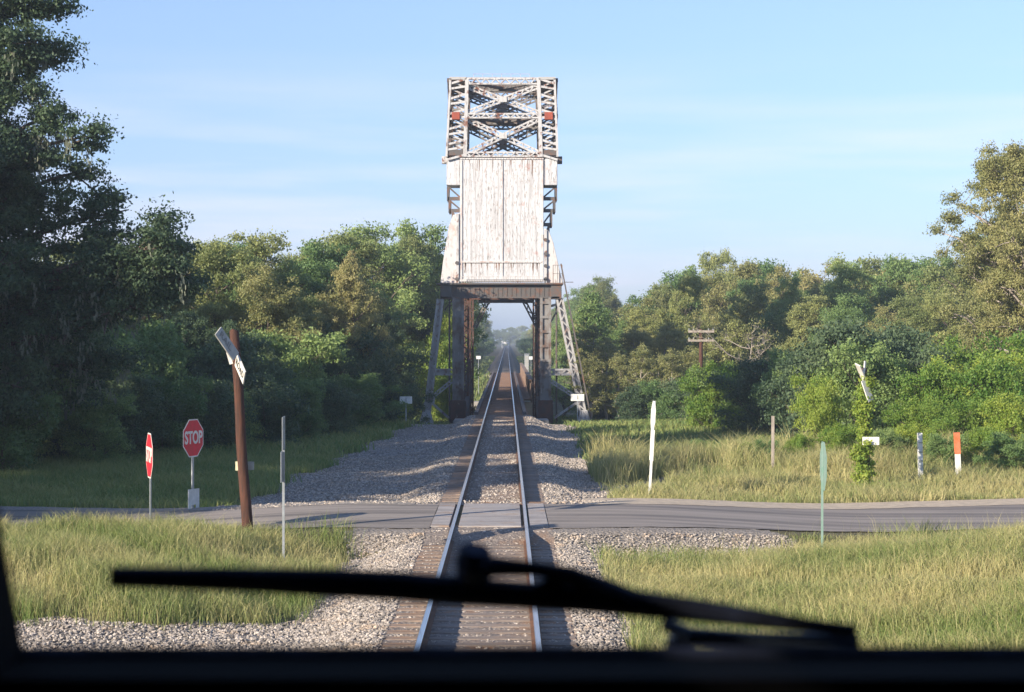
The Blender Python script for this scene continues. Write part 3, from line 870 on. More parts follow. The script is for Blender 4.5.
# understory -------------------------------------------------------------
def bushes(lst, protos, name, label, group):
    for i, (px, D, h_, wd) in enumerate(lst):
        x = X(px, D)
        place_tree(protos[i % len(protos)], name, x, D, h_, wd, label, 'bush', group, tname='stems', cname='leaves')
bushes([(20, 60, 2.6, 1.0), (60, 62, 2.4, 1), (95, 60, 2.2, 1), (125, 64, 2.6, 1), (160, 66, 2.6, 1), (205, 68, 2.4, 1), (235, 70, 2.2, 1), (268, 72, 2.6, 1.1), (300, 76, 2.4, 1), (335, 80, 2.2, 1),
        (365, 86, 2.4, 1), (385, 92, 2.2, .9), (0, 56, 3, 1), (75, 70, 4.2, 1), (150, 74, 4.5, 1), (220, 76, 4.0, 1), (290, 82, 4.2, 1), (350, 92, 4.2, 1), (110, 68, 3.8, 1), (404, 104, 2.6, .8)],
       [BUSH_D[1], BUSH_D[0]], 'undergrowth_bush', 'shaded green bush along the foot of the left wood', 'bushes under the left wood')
bushes([(398, 92, 1.8, .55)], [BUSH_B[0]], 'bush', 'bright yellow green bush under the small white plate left of the bridge', None)
bushes([(443, 121, 5.2, .45), (452, 126, 7.0, .4), (440, 117, 3.0, .5)], BUSH_B, 'bush', 'bright leafy bush seen between the bridge column and its left raking leg', 'bright bushes behind the left raking leg')
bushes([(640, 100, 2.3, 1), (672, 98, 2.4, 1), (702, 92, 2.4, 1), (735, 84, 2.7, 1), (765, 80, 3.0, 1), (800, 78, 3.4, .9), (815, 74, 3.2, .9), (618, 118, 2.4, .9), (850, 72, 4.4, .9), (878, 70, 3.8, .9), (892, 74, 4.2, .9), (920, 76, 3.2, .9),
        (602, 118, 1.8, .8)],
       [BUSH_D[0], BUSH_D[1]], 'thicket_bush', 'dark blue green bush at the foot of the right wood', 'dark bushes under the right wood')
bushes([(712, 84, 3.0, .8), (730, 86, 2.8, .7)], [BUSH_B[1]], 'bush', 'pale green bush behind the leaning white marker post', 'pale bushes behind the white marker post')
bushes([(822, 66, 2.6, .5), (940, 66, 3.1, .8), (975, 68, 3.3, .9), (1005, 64, 3.2, .9), (1035, 66, 3.4, 1), (915, 64, 2.0, .9), (955, 62, 1.9, .9), (1015, 60, 2.2, .9), (990, 72, 4, .9)],
       BUSH_B, 'bush', 'bright green bush behind the marker posts at the right', 'bright bushes behind the right markers')
bushes([(745, 58, .9, .8), (762, 57, 1.0, .7), (800, 58, 1.1, .8), (890, 56, 1.3, .9), (915, 57, 1.4, .9), (940, 55, 1.2, .9), (985, 56, 1.4, 1), (1010, 54, 1.3, 1), (840, 58, 1.4, .9), (700, 62, .8, .9)],
       [BUSH_B[1], BUSH_D[1]], 'weed_clump', 'knee high green weed clump in the grass beyond the road on the right', 'weed clumps beyond the road')

p = gscatter(7.4, 9.8, 34.0, 37.0, 300); p = p[(p[:, 0] - 8.6) ** 2 + (p[:, 1] - 35.6) ** 2 < 1.1]
blades('weeds', p, .75, .012, .5, gt(p, .3, .3, 3), G_GRASS, 'taller green weeds standing up beside the road at the right')
n = 14000; x = RNG.uniform(-16, -1.8, n); y = RNG.uniform(124, 222, n)
p = np.stack([x, y, H(x, y)], -1)
blades('grass', p, 1.1, .12, .7, gt(p, .4, .3, 15), G_GRASS2, 'rank green growth below the bridge span')
# seed heads and litter-coloured stems
p = np.concatenate([gscatter(-12, -2.6, 22, 36.6, 22), gscatter(2.2, 13, 20, 39, 26)])
blades('seed_stems', p, .62, .006, .5, np.full(len(p), .75), G_GRASS, 'taller dry seeding stems rising from the near grass')
# trees beyond the bridge --------------------------------------------------
rg = random.Random(9)
for i in range(64):
    D = 228 + i * 10.5 + max(0, i - 25) * 6
    for sd in (-1, 1):
        x = sd * (10.5 + rg.uniform(0, 3.5)) + (1.0 if sd > 0 else 0.0)
        hh = rg.uniform(13, 17) if sd < 0 else rg.uniform(9.5, 13)
        if D > 800: hh *= .8
        pr_ = rg.choice(OAK)
        place_tree(pr_, 'broadleaf_tree', x, D, hh, .8, 'distant tree in the %s row lining the track beyond the bridge' % ('left' if sd < 0 else 'right'), 'tree',
                   'row of trees beyond the bridge, %s side' % ('left' if sd < 0 else 'right'))
for i in range(44):
    D = 224 + i * 13
    for sd in (-1, 1):
        place_tree(rg.choice(BUSH_D), 'undergrowth_bush', sd * (7.6 + rg.uniform(0, 1.5)), D + rg.uniform(-3, 3), rg.uniform(3.0, 5.0), 1.2,
                   'distant bush under the %s tree row beyond the bridge' % ('left' if sd < 0 else 'right'), 'bush', 'bushes beyond the bridge, %s side' % ('left' if sd < 0 else 'right'), tname='stems', cname='leaves')
for i in range(26):
    x = -60 + i * 4.8
    place_tree(rg.choice(OAK), 'broadleaf_tree', x, 1250 + rg.uniform(-40, 60), rg.uniform(11, 14), 1.3, 'far hazy blue tree closing the view at the end of the track', 'tree', 'far trees at the end of the track')

# ------------------------------------------------------------------ bridge
DB = 112.0
br = thing('bascule_bridge', (0, DB, -1.6), 'tall weathered white steel bascule bridge tower with an overhead counterweight, spanning the track', 'bridge')
def PB(px, py, D=DB): return P(px, py, D)
def box_px(mb, x0, x1, y0, y1, D0, D1):
    a = PB(x0, y1, D0) if False else P(x0, y1, DB); b_ = P(x1, y0, DB)
    return mb.box(a.x, b_.x, D0, D1, a.z, b_.z)
# counterweight with vertical board pattern
m = MB()
a = P(460, 281, DB); b_ = P(543.5, 158.5, DB)
nb = 22; wbd = (b_.x - a.x) / nb
m.box(a.x, b_.x, DB + .05, DB + 2.6, a.z, b_.z)
for i in range(nb):
    m.box(a.x + i * wbd + .003, a.x + (i + 1) * wbd - .003, DB + .0015 * (i % 3), DB + .06, a.z + .02, b_.z - .02)
cw = m.build('counterweight', M['cw'], br)
a_cw, b_cw = a.copy(), b_.copy()
m = MB()
zs = P(0, 262, DB).z
m.box(a.x + .1, b_.x - .1, DB - .07, DB - .002, zs - .05, zs + .05)
m.box(a.x - .02, b_.x + .02, DB - .14, DB - .002, a.z - .03, a.z + .10)
for x in (a.x + .02, b_.x - .14, (a.x + b_.x) / 2 + .02):
    m.box(x, x + (.12 if abs(x) > 1 else .045), DB - .05, DB - .002, a.z + .1, b_.z - .1)
m.box(a.x, b_.x, DB - .05, DB + .3, b_.z - .06, b_.z + .03)
for k_i in range(30):
    xx = a.x + .14 + k_i * (b_.x - a.x - .28) / 29
    for zz in (zs, b_.z - .02): m.box(xx - .018, xx + .018, DB - .09, DB - .05, zz - .018, zz + .018)
m.build('counterweight_frame', M['cw2'], br)
# ears and stepped side plates
for sd in (-1, 1):
    m = MB()
    if sd < 0: xa, xb = P(446.5, 0, DB).x, P(460, 0, DB).x - .004
    else: xa, xb = P(543.5, 0, DB).x + .004, P(557.5, 0, DB).x
    m.box(xa, xb, DB + .03, DB + 2.4, P(0, 185, DB).z, P(0, 158.5, DB).z)
    m.build('counterweight_ear', M['cw'], br, bevel=.02)
    m = MB()
    e = xa if sd < 0 else xb; inn = xb if sd < 0 else xa
    steps = [(186, 200, .08), (200, 212, .18), (212, 226, .38), (226, 240, .55)]
    for y0, y1, s_ in steps:
        x0 = e - sd * s_
        z0, z1 = P(0, y1, DB).z, P(0, y0, DB).z
        m.bar((x0, DB + .5, z0), (x0, DB + .5, z1), .14, .3)
        m.bar((x0, DB + 1.8, z0), (x0, DB + 1.8, z1), .14, .3)
        m.box(min(x0, inn - sd * .0), max(x0, inn), DB + .35, DB + .5, z0, z0 + .22)
        m.bar((x0, DB + .4, z1), (inn, DB + .4, z0 + .2), .1, .08)
        m.bar((x0, DB + .6, z0), (x0, DB + 1.8, z1), .08, .1, up=(1, 0, 0))
        m.bar((x0, DB + .6, z1), (x0, DB + 1.8, z0), .08, .1, up=(1, 0, 0))
    m.build('side_truss', M['dark_steel'], br)
    m = MB()
    # beam end poking out
    zc = P(0, 159, DB).z
    m.box(e + (sd * .0 if sd > 0 else -.30), e + (.30 if sd > 0 else 0), DB + .2, DB + .8, zc - .25, zc + .18)
    m.tube([(e + sd * .1, DB + .1, zc - .02), (e + sd * .1, DB + .9, zc - .02)], [.2, .2], 10)
    m.build('pivot_end', M['white_steel'] if sd < 0 else M['dark_steel'], br)
m = MB()
rr2 = random.Random(2)
for k_i in range(46):          # rust runs bleeding down from the seam and the foot of the slab
    x0 = a_cw.x + .2 + rr2.random() * (b_cw.x - a_cw.x - .4)
    z0 = (zs - .055) if rr2.random() < .55 else (b_cw.z - .1)
    ln = rr2.uniform(.15, .75) if z0 < zs else rr2.uniform(.2, 1.3)
    hw = rr2.uniform(.012, .035)
    m.prism([(x0 - hw, z0), (x0 + hw, z0), (x0 + hw * .3, z0 - ln), (x0 - hw * .3, z0 - ln)], DB - .004, DB + .012)
m.build('rust_runs', M['red_rust_dull'], br)
# gusset wings
def q(px, py): v = P(px, py, DB); return (v.x, v.z)
m = MB().prism([q(440.5, 283), q(443, 262), q(449, 226), q(453, 215), q(459.8, 213), q(459.8, 283)], DB - .02, DB + .35)
m.build('gusset_plate', M['cw2'], br, bevel=.015)
m = MB().prism([q(544, 283), q(544, 228), q(549, 231), q(553.5, 243), q(562.5, 283)], DB - .02, DB + .35)
m.build('gusset_plate', M['cw2'], br, bevel=.015)
# edge stiffeners with bolt holes on the gussets
m = MB()
for px in (457.5, 545.5):
    xx = P(px, 0, DB).x
    m.bar((xx, DB - .07, P(0, 283, DB).z), (xx, DB - .07, P(0, 214 if px < 500 else 230, DB).z), .16, .1)
m.build('stiffener', M['white_steel'], br)
m = MB()
for px, pys in ((457, (263, 279)), (545.5, (240, 254, 266, 279))):
    for py in pys:
        c = P(px, py, DB); m.tube([(c.x, DB - .16, c.z), (c.x, DB - .11, c.z)], [.12, .12], 8)
m.build('bolts', M['dark_steel'], br)
# platform girder
zt, zb = P(0, 283, DB).z, P(0, 298, DB).z
xl, xr = P(437.5, 0, DB).x, P(562.5, 0, DB).x
m = MB()
m.box(xl - .05, xr + .05, DB - .45, DB + 2.6, zt - .10, zt - .005)
m.build('platform', M['dark_steel'], br)
m = MB()
m.box(xl + .2, xr - .2, DB - .12, DB + .12, zb, zt - .103)
for i in range(26):
    xx = xl + .3 + i * (xr - xl - .6) / 25
    m.box(xx - .02, xx + .02, DB - .145, DB - .122, zb + .1, zt - .15)
m.box(xl + .2, xr - .2, DB - .3, DB - .123, zb - .02, zb + .08)
m.build('portal_girder', M['dark_steel'], br)
for px0, px1 in ((440.5, 452), (551, 561.5)):
    m = MB(); m.box(P(px0, 0, DB).x, P(px1, 0, DB).x, DB - .3, DB + 1.2, P(0, 299, DB).z, zt - .108)
    m.build('bracket', M['dark_steel'], br, bevel=.02)
# fringe under the platform
m = MB()
for i in range(34):
    xx = P(462, 0, DB).x + i * (P(542, 0, DB).x - P(462, 0, DB).x) / 33
    m.box(xx - .022, xx + .022, DB - .43, DB - .40, zt + .0, zt + .36)
m.box(P(461, 0, DB).x, P(543, 0, DB).x, DB - .44, DB - .40, zt + .36, zt + .40)
m.build('platform_rail', M['white_steel'], br)
# interior rusty cross beams seen from below
m = MB()
for D_, pz in ((DB + 4, 6.75), (DB + 8, 6.6)):
    m.box(-2.5, 2.6, D_ - .12, D_ + .12, pz - .1, pz + .55)
for x in (-2.2, -1, 0, 1, 2.2):
    m.box(x - .08, x + .08, DB + .2, DB + 8, 6.95, 7.2)
m.build('cross_beam', M['rust_steel'], br)
# front columns
zc0 = -1.55
for px0, px1 in ((452.5, 464), (540, 551)):
    xa, xb = P(px0, 0, DB).x, P(px1, 0, DB).x
    m = MB()
    m.box(xa, xa + .16, DB - .35, DB + .35, zc0, zb + .02)
    m.box(xb - .16, xb, DB - .35, DB + .35, zc0, zb + .02)
    m.box(xa + .16, xb - .16, DB - .25, DB - .2, zc0, zb + .02)
    for k in range(9):
        zz = zc0 + .4 + k * .9
        m.box(xa - .015, xb + .015, DB - .37, DB - .353, zz, zz + .16)
    m.build('column', M['grey_steel'], br)
    m = MB(); m.box(xa - .12, xb + .12, DB - .5, DB + .5, zc0 - .1, P(0, 400, DB).z)
    m.build('column_base', M['rust_steel'], br, bevel=.03)
# rear laced columns
for D_, xx in ((DB + 3.5, 2.42), (DB + 7, 2.36), (DB + 10.5, 2.25)):
    for sd in (-1, 1):
        m = MB(); xq = sd * xx + .1
        m.laced((xq, D_, -1.4), (xq, D_, 6.6), .5, .4, fl=.12, lb=.07, step=.34)
        m.build('laced_column', M['rust_steel'], br)
# leaf trusses alongside, inclined members low down by the deck
for sd in (-1, 1):
    m = MB()
    for k in range(4):
        y0 = DB + 2 + k * 3
        m.laced((sd * 2.3 + .1, y0, -1.2), (sd * 2.3 + .1, y0 + 3, 1.6 + k * .2), .3, .25, plane=(1, 0, 0))
    m.build('side_bracing', M['dark_steel'], br)
# knee braces
for (p0, p1) in (((474.5, 328), (488, 301)), ((538, 328), (524, 301))):
    m = MB(); D_ = DB + 4
    a = P(*p0, D_); b_ = P(*p1, D_)
    m.laced(a, b_, .3, .2, fl=.1, step=.3)
    m.build('knee_brace', M['grey_steel'], br)
m = MB()
a = P(478, 303, DB + 9); b_ = P(534, 299, DB + 9)
m.box(a.x, b_.x, DB + 8.9, DB + 9.1, a.z, a.z + .22); m.box(a.x, b_.x, DB + 8.9, DB + 9.1, a.z + .62, a.z + .9)
for i in range(8):
    xx = a.x + (i + .5) * (b_.x - a.x) / 8
    if i not in (3, 4): m.bar((xx - .25, DB + 9, a.z + .1), (xx + .25, DB + 9, a.z + .75), .08, .08)
m.build('rear_portal', M['dark_steel'], br)
# raking legs
for sd, p0, p1 in ((-1, (440.5, 299), (426.5, 418)), (1, (559.5, 299), (584, 418))):
    a = P(*p0, DB); b_ = P(*p1, DB)
    m = MB(); m.laced(a, b_, .46, .4, fl=.13, lb=.08, step=.42)
    m.bar(a, b_, .22, .05)
    m.build('raking_leg', M['rail_steel'], br)
    m = MB()
    m.prism([(b_.x - .55, b_.z - .75), (b_.x + .55, b_.z - .75), (b_.x + .22, b_.z + .5), (b_.x - .22, b_.z + .5)], DB - .4, DB + .4)
    m.build('leg_shoe', M['white_steel'], br, bevel=.03)
    colx = P(452, 0, DB).x if sd < 0 else P(551, 0, DB).x
    lt = lambda py: a.lerp(b_, (py - p0[1]) / (p1[1] - p0[1]))
    m = MB()
    c = lt(372); m.laced(c, (colx, DB, c.z), .42, .3, fl=.12, step=.4)
    m.box(min(c.x, colx) + .1, max(c.x, colx) - .1, DB - .05, DB + .05, c.z - .1, c.z + .1)
    m.build('strut', M['rail_steel'], br)
    m = MB()
    c = lt(400); m.laced(c, (colx, DB, P(0, 381, DB).z), .26, .2, fl=.08)
    m.laced(c, (colx + sd * .2, DB, P(0, 418, DB).z), .14, .1, fl=.05)
    m.prism([(c.x - .35, c.z - .3), (c.x + .35, c.z - .3), (c.x + .45 * -sd, c.z + .45), (c.x, c.z + .4)], DB - .06, DB + .06)
    m.build('diagonal_brace', M['rail_steel'], br)
    rx = P(449.5 if sd < 0 else 556.5, 0, DB + 1.5).x
    m = MB(); m.tube([(rx, DB + 1.5, -1.5), (rx, DB + 1.5, zb)], [.06, .06], 6); m.build('rod', M['dark_steel'], br)
    if sd > 0:
        m = MB(); m.bar((colx, DB, P(0, 322, DB).z), (P(562, 0, DB).x, DB, P(0, 301, DB).z), .1, .1)
        m.bar((colx, DB, P(0, 306, DB).z), (P(562, 0, DB).x, DB, P(0, 303, DB).z), .16, .1); m.build('corner_brace', M['grey_steel'], br)
# stair up the right leg
a = P(561, 264, DB - .8); b_ = P(592, 424, DB - .8)
m = MB()
for dy in (-.25, .25):
    m.bar((a.x, a.y + dy, a.z), (b_.x, b_.y + dy, b_.z), .07, .05)
for i in range(34):
    c = a.lerp(b_, i / 33); m.bar((c.x, c.y - .25, c.z), (c.x, c.y + .25, c.z), .03, .03, up=(0, 0, 1))
m.build('ladder', M['dark_steel'], br)
m = MB()
for px in (553, 557.5, 562):
    c = P(px, 283, DB); m.box(c.x - .02, c.x + .02, DB - .4, DB - .36, c.z, c.z + 1.1)
for zz in (.55, 1.08):
    m.box(P(553, 0, DB).x, P(562, 0, DB).x, DB - .4, DB - .36, zt + zz, zt + zz + .03)
m.box(P(562, 0, DB).x, P(573, 0, DB).x, DB - .4, DB - .36, zt + .02, zt + .06)
m.build('guard_rail', M['grey_steel'], br)

# upper truss
U = 'upper truss'
DT = [DB, DB + 3.0, DB + 6.0]
def upx(D_): return 1.0
def up(px, py, D_):
    v = P(px, py, DB); return Vector((v.x, D_, v.z))
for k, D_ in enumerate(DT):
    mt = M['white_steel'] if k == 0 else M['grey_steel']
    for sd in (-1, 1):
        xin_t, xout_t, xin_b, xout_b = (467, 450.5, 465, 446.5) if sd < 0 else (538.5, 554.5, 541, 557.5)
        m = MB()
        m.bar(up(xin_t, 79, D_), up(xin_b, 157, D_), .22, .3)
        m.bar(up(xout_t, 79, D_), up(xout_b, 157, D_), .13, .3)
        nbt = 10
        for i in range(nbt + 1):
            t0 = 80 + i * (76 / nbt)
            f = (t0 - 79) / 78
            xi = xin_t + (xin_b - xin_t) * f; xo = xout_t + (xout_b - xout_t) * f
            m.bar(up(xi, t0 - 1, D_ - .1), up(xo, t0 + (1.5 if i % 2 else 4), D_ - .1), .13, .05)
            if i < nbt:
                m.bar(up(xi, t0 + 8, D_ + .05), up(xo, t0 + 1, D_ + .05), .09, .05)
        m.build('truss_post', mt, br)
        if k == 0:
            m = MB(); c0 = up(452 if sd < 0 else 544.5, 120, D_ - .22); c1 = up(460 if sd < 0 else 553, 112.5, D_ + .2)
            m.box(min(c0.x, c1.x), max(c0.x, c1.x), D_ - .22, D_ + .25, c0.z, c1.z)
            m.build('joint_plate', M['red_rust'], br, bevel=.02)
            m = MB(); c0 = up(448.5 if sd < 0 else 543, 155.5, D_); c1 = up(463 if sd < 0 else 556, 150, D_)
            m.box(c0.x, c1.x, D_ - .1, D_ + .3, c0.z, c1.z); m.build('foot_block', M['dark_steel'], br)
    # horizontal laced struts
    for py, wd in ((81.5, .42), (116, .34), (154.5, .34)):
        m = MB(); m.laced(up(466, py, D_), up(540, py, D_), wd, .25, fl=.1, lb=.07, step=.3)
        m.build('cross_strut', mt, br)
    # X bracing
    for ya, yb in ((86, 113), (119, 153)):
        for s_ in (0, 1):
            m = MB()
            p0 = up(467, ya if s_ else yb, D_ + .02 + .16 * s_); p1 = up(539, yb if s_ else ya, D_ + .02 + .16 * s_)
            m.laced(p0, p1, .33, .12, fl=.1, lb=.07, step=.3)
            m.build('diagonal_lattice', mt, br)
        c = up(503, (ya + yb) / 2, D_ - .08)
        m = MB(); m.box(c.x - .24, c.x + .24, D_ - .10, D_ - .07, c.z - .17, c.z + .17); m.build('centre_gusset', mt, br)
for sd in (-1, 1):
    xin, xout = (466, 449) if sd < 0 else (540, 556)
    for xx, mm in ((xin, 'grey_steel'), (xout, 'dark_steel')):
        m = MB()
        for py in (80, 116, 155):
            m.bar(up(xx, py, DT[0]), up(xx, py, DT[2]), .25, .22, up=(0, 0, 1))
        for i in range(2):
            for (ya, yb) in ((82, 114), (118, 153)):
                y0, y1 = DT[i], DT[i + 1]
                m.laced(up(xx, ya, y0), up(xx, yb, y1), .24, .18, fl=.08, plane=(1, 0, 0))
                m.laced(up(xx, yb, y0), up(xx, ya, y1), .24, .18, fl=.08, plane=(1, 0, 0))
        m.build('side_lattice', M[mm], br)
for py in (82, 117, 154):
    m = MB()
    m.laced(up(466, py, DT[0]), up(540, py, DT[2]), .3, .12, fl=.1, plane=(0, 0, 1))
    m.laced(up(540, py, DT[0]), up(466, py, DT[2]), .3, .12, fl=.1, plane=(0, 0, 1))
    m.bar(up(466, py, DT[1]), up(540, py, DT[1]), .3, .2)
    m.build('lateral_bracing', M['dark_steel'], br)
# top plates and rail
m = MB()
for sd in (-1, 1):
    a = up(449.5 if sd < 0 else 539, 80, 0); b_ = up(466.5 if sd < 0 else 555.5, 77.3, 0)
    m.box(a.x, b_.x, DT[0] - .15, DT[2] + .15, a.z, b_.z)
m.box(up(466, 0, 0).x, up(540, 0, 0).x, DT[0] - .1, DT[0] + .25, up(0, 78.6, 0).z, up(0, 77.6, 0).z)
m.build('top_plate', M['rail_steel'], br)
m = MB()
zt2 = up(0, 77.5, 0).z
for px in np.linspace(473, 530, 7):
    c = up(px, 0, 0); m.box(c.x - .015, c.x + .015, DB + 1.5, DB + 1.53, zt2 - .3, zt2 + .45)
m.box(up(473, 0, 0).x, up(530, 0, 0).x, DB + 1.5, DB + 1.53, zt2 + .42, zt2 + .45)
m.box(up(473, 0, 0).x, up(530, 0, 0).x, DB + 1.5, DB + 1.53, zt2 + .2, zt2 + .22)
m.build('top_railing', M['rail_steel'], br)

# the span
m = MB()
m.box(-1.45, 1.5, 96.3, 221, -.42, -.205)
for i in range(240):
    y = 96.5 + i * .52
    m.box(-1.40, 1.44, y, y + .3, -.21, -.186)
m.build('deck', M['deck'], br)
for k in (-1, 1):
    m = MB(); m.box(k * 1.3 - .1, k * 1.3 + .1, 96.3, 221, -.19, -.04); m.build('guard_timber', M['dark_steel'], br)
    m = MB()
    for y0, y1 in ((97, 124), (124.3, 172), (172.3, 221)):
        m.box(k * 1.2 - .03, k * 1.2 + .03, y0, y1, -2.0, -.425)
        m.box(k * 1.2 - .2, k * 1.2 + .2, y0, y1, -2.05, -2.001)
    m.build('plate_girder', M['rust_steel'], br)
m = MB(); m.box(2.05, 2.15, 127, 221, -.6, .95)
for i in range(34): m.box(1.98, 2.048, 127.5 + i * 2.8, 127.7 + i * 2.8, -.5, .95)
m.box(1.9, 2.25, 127, 221, .951, 1.02)
m.build('side_parapet', M['parapet'], br)
m = MB(); m.box(1.46, 2.04, 125, 221, -.38, -.25); m.build('walkway', M['deck'], br)
m = MB()
for y0, y1, hw in ((DB - 1.2, DB + 1.3, 6.2), (122.5, 126, 4), (171, 173.6, 3.5)):
    m.box(-hw + .2, hw + .2, y0, y1, -4.8, -2.06 if y0 > 120 else -1.62)
m.build('pier', M['concrete'], br, bevel=.04)
for y0, y1 in ((95.6, 98), (220, 222.5)):
    MB().box(-2.5, 2.6, y0, y1, -3.2, -.46).build('abutment', M['concrete'], br, bevel=.04)

# ------------------------------------------------------------------ signs
def text_mesh(s, size, material, name, parent, loc, rot, sx=1.0, align='CENTER', ext=.004, bold=.028):
    cu = bpy.data.curves.new(name, 'FONT'); cu.body = s; cu.size = size; cu.extrude = ext
    cu.align_x = align; cu.align_y = 'CENTER'; cu.offset = size * bold
    t = bpy.data.objects.new('t', cu); C.objects.link(t)
    bpy.context.view_layer.update()
    dg = bpy.context.evaluated_depsgraph_get()
    me = bpy.data.meshes.new_from_object(t.evaluated_get(dg))
    bpy.data.objects.remove(t)
    me.materials.clear(); me.materials.append(material)
    o = link(name, me, parent)
    o.location = loc; o.rotation_euler = rot; o.scale = (sx, 1, 1)
    return o

def octo(r, inset=0):
    return [((r - inset) * math.cos(R(22.5 + 45 * i)) / math.cos(R(22.5)), (r - inset) * math.sin(R(22.5 + 45 * i)) / math.cos(R(22.5))) for i in range(8)]
def stop_sign(x, y, zc, ang, label, back=False, post_mat='galv', lean=0.0, box=False, mat_back='galv'):
    """ang: direction of the face normal in the xy plane, degrees; built facing -Y then turned"""
    zg = float(H(x, y))
    r = thing('stop_sign', (x, y, zg), label, 'road sign')
    r.rotation_euler = (0, lean, R(ang + 90))
    hc = zc - zg
    def part(name, mb, mt, pr=r, bevel=0):
        idx = []; npf = []
        for f in mb.f: idx += f; npf.append(len(f))
        me = mesh_np(name, np.array(mb.v), idx, npf, mt)
        bm = bmesh.new(); bm.from_mesh(me); bmesh.ops.recalc_face_normals(bm, faces=bm.faces); bm.to_mesh(me); bm.free()
        return link(name, me, pr)
    m = MB(); m.box(-.028, .028, -.002, .03, -.4, hc + .44); m.box(-.04, -.028, -.006, .012, -.4, hc + .44); m.box(.028, .04, -.006, .012, -.4, hc + .44)
    part('post', m, M[post_mat])
    pl = part('plate_or_shade_band', MB().prism([(a, b_ + hc) for a, b_ in octo(.455)], -.012, -.008), M['sign_white'] if not back else M[mat_back])
    if not back:
        part('red_face', MB().prism([(a, b_ + hc) for a, b_ in octo(.455, .028)], -.0145, -.0122), M['sign_red'], pl)
        text_mesh('STOP', .42, M['sign_white'], 'lettering', pl, (0, -.017, hc), (math.pi / 2, 0, 0), sx=.78)
        part('back_face', MB().prism([(a, b_ + hc) for a, b_ in octo(.45)], -.0078, -.006), M['galv'], pl)
    else:
        part('red_face', MB().prism([(a, b_ + hc) for a, b_ in octo(.44)], -.0145, -.0122), M['sign_red'], pl)
    if box:
        part('lower_plate', MB().box(-.24, .24, -.03, -.01, .12, .50).box(-.24, -.12, -.03, -.01, .02, .12).box(.1, .24, -.03, -.01, .02, .12), M['sign_white'])
    return r
D = 36.4; c = P(150, 455.5, D)
stop_sign(c.x, D, c.z, math.degrees(math.atan2(-.33, -.944)), 'red stop sign turned almost edge on, left of the other one, on a thin post')
D = 43.4; c = P(193, 438, D)
stop_sign(c.x, D, c.z, -22, 'red stop sign with readable white lettering and a small white plate at its foot', box=True)
D = 34; c = P(823, 466, D)
s3 = stop_sign(c.x, D, c.z, -2, 'green grey back of an octagonal sign, seen nearly edge on beside the road at right', back=True, post_mat='green_metal', mat_back='green_metal')

# leaning wooden crossbuck post
D = 36.0
base = P(249, 530, D); tp = P(234.5, 331, D)
base.z = float(H(base.x, D)) - .3
cb = thing('crossbuck_post', (base.x, D, float(H(base.x, D))), 'leaning brown wooden post with a broken railroad crossing board near the top', 'crossing sign')
m = MB()
npt = 9
m.tube([base.lerp(tp, i / (npt - 1)) + Vector((.012 * math.sin(i * 1.3), 0, 0)) for i in range(npt)] + [tp + Vector((0, 0, .03))], [.115 - .025 * i / (npt - 1) for i in range(npt)] + [.05], 14)
m.build('post', M['pole_wood'], cb, smooth=True)
bpy.context.view_layer.update()
def sheared_board(corner, t, s_, nm, material, word, f=.5, ink='black', fw=.84):
    """board from its upper near corner: t runs along the words, s_ down across them"""
    c0 = Vector(corner); t = Vector(t); s_ = Vector(s_)
    n = t.cross(-s_).normalized()
    o = MB().plate([c0, c0 + t, c0 + t + s_, c0 + s_], -n * .025).build(nm, material, cb)
    tx = text_mesh(word, s_.length * .66, M[ink], 'lettering', None, (0, 0, 0), (0, 0, 0), bold=.0)
    tn = t.normalized(); upv = n.cross(tn).normalized()
    mtx = Matrix((tn, upv, n)).transposed().to_4x4()
    mtx.translation = c0 + t * f + s_ * .5 + n * .004
    tx.parent = o
    bpy.context.view_layer.update()
    tx.matrix_parent_inverse = o.matrix_world.inverted()
    fit = t.length * fw / max(v.co.x * 2 for v in tx.data.vertices)
    tx.matrix_basis = mtx @ Matrix.Diagonal((fit, 1, 1, 1))
k_ = D / FPX
c_lo = P(236.8, 353, D - .36)
sheared_board(c_lo, (10.8 * k_, -18.4 * k_, -18.5 * k_), (-3.5 * k_, 9.6 * k_, -12.3 * k_), 'road_board', M['sign_white'], 'ROAD')
c_up = P(221.5, 326.8, D - .73)
sheared_board(c_up, (14.6 * k_, 18.5 * k_, -25.5 * k_), (-3.8 * k_, -12.2 * k_, -7.6 * k_), 'rail_board', M['sign_grey'], 'RAIL', .40, 'faded_ink', .62)  # grey puts the shade on this turned-away half into the board colour
m = MB(); a = P(228, 352, D - .22); b_ = P(231.5, 364, D - .2); m.bar(a, b_, .07, .02); m.build('board_stub', M['sign_white'], cb)
m = MB(); a = P(235.5, 356, D - .32); m.tube([(a.x, D - .34, a.z), (a.x, D, a.z)], [.03, .03], 8); m.build('bracket', M['galv'], cb)
m = MB(); a = P(235.5, 466, D - .05); b_ = P(241.5, 466, D - .05)
m.box(a.x, b_.x, D - .05, D - .03, a.z - .09, a.z + .09); m.build('small_plate', M['cream'], cb)
m = MB(); a = P(243, 466, D + .13); b_ = P(254, 466, D + .13)
m.box(a.x, b_.x, D + .13, D + .15, a.z - .08, a.z + .09); m.build('small_plate', M['sign_grey'], cb)

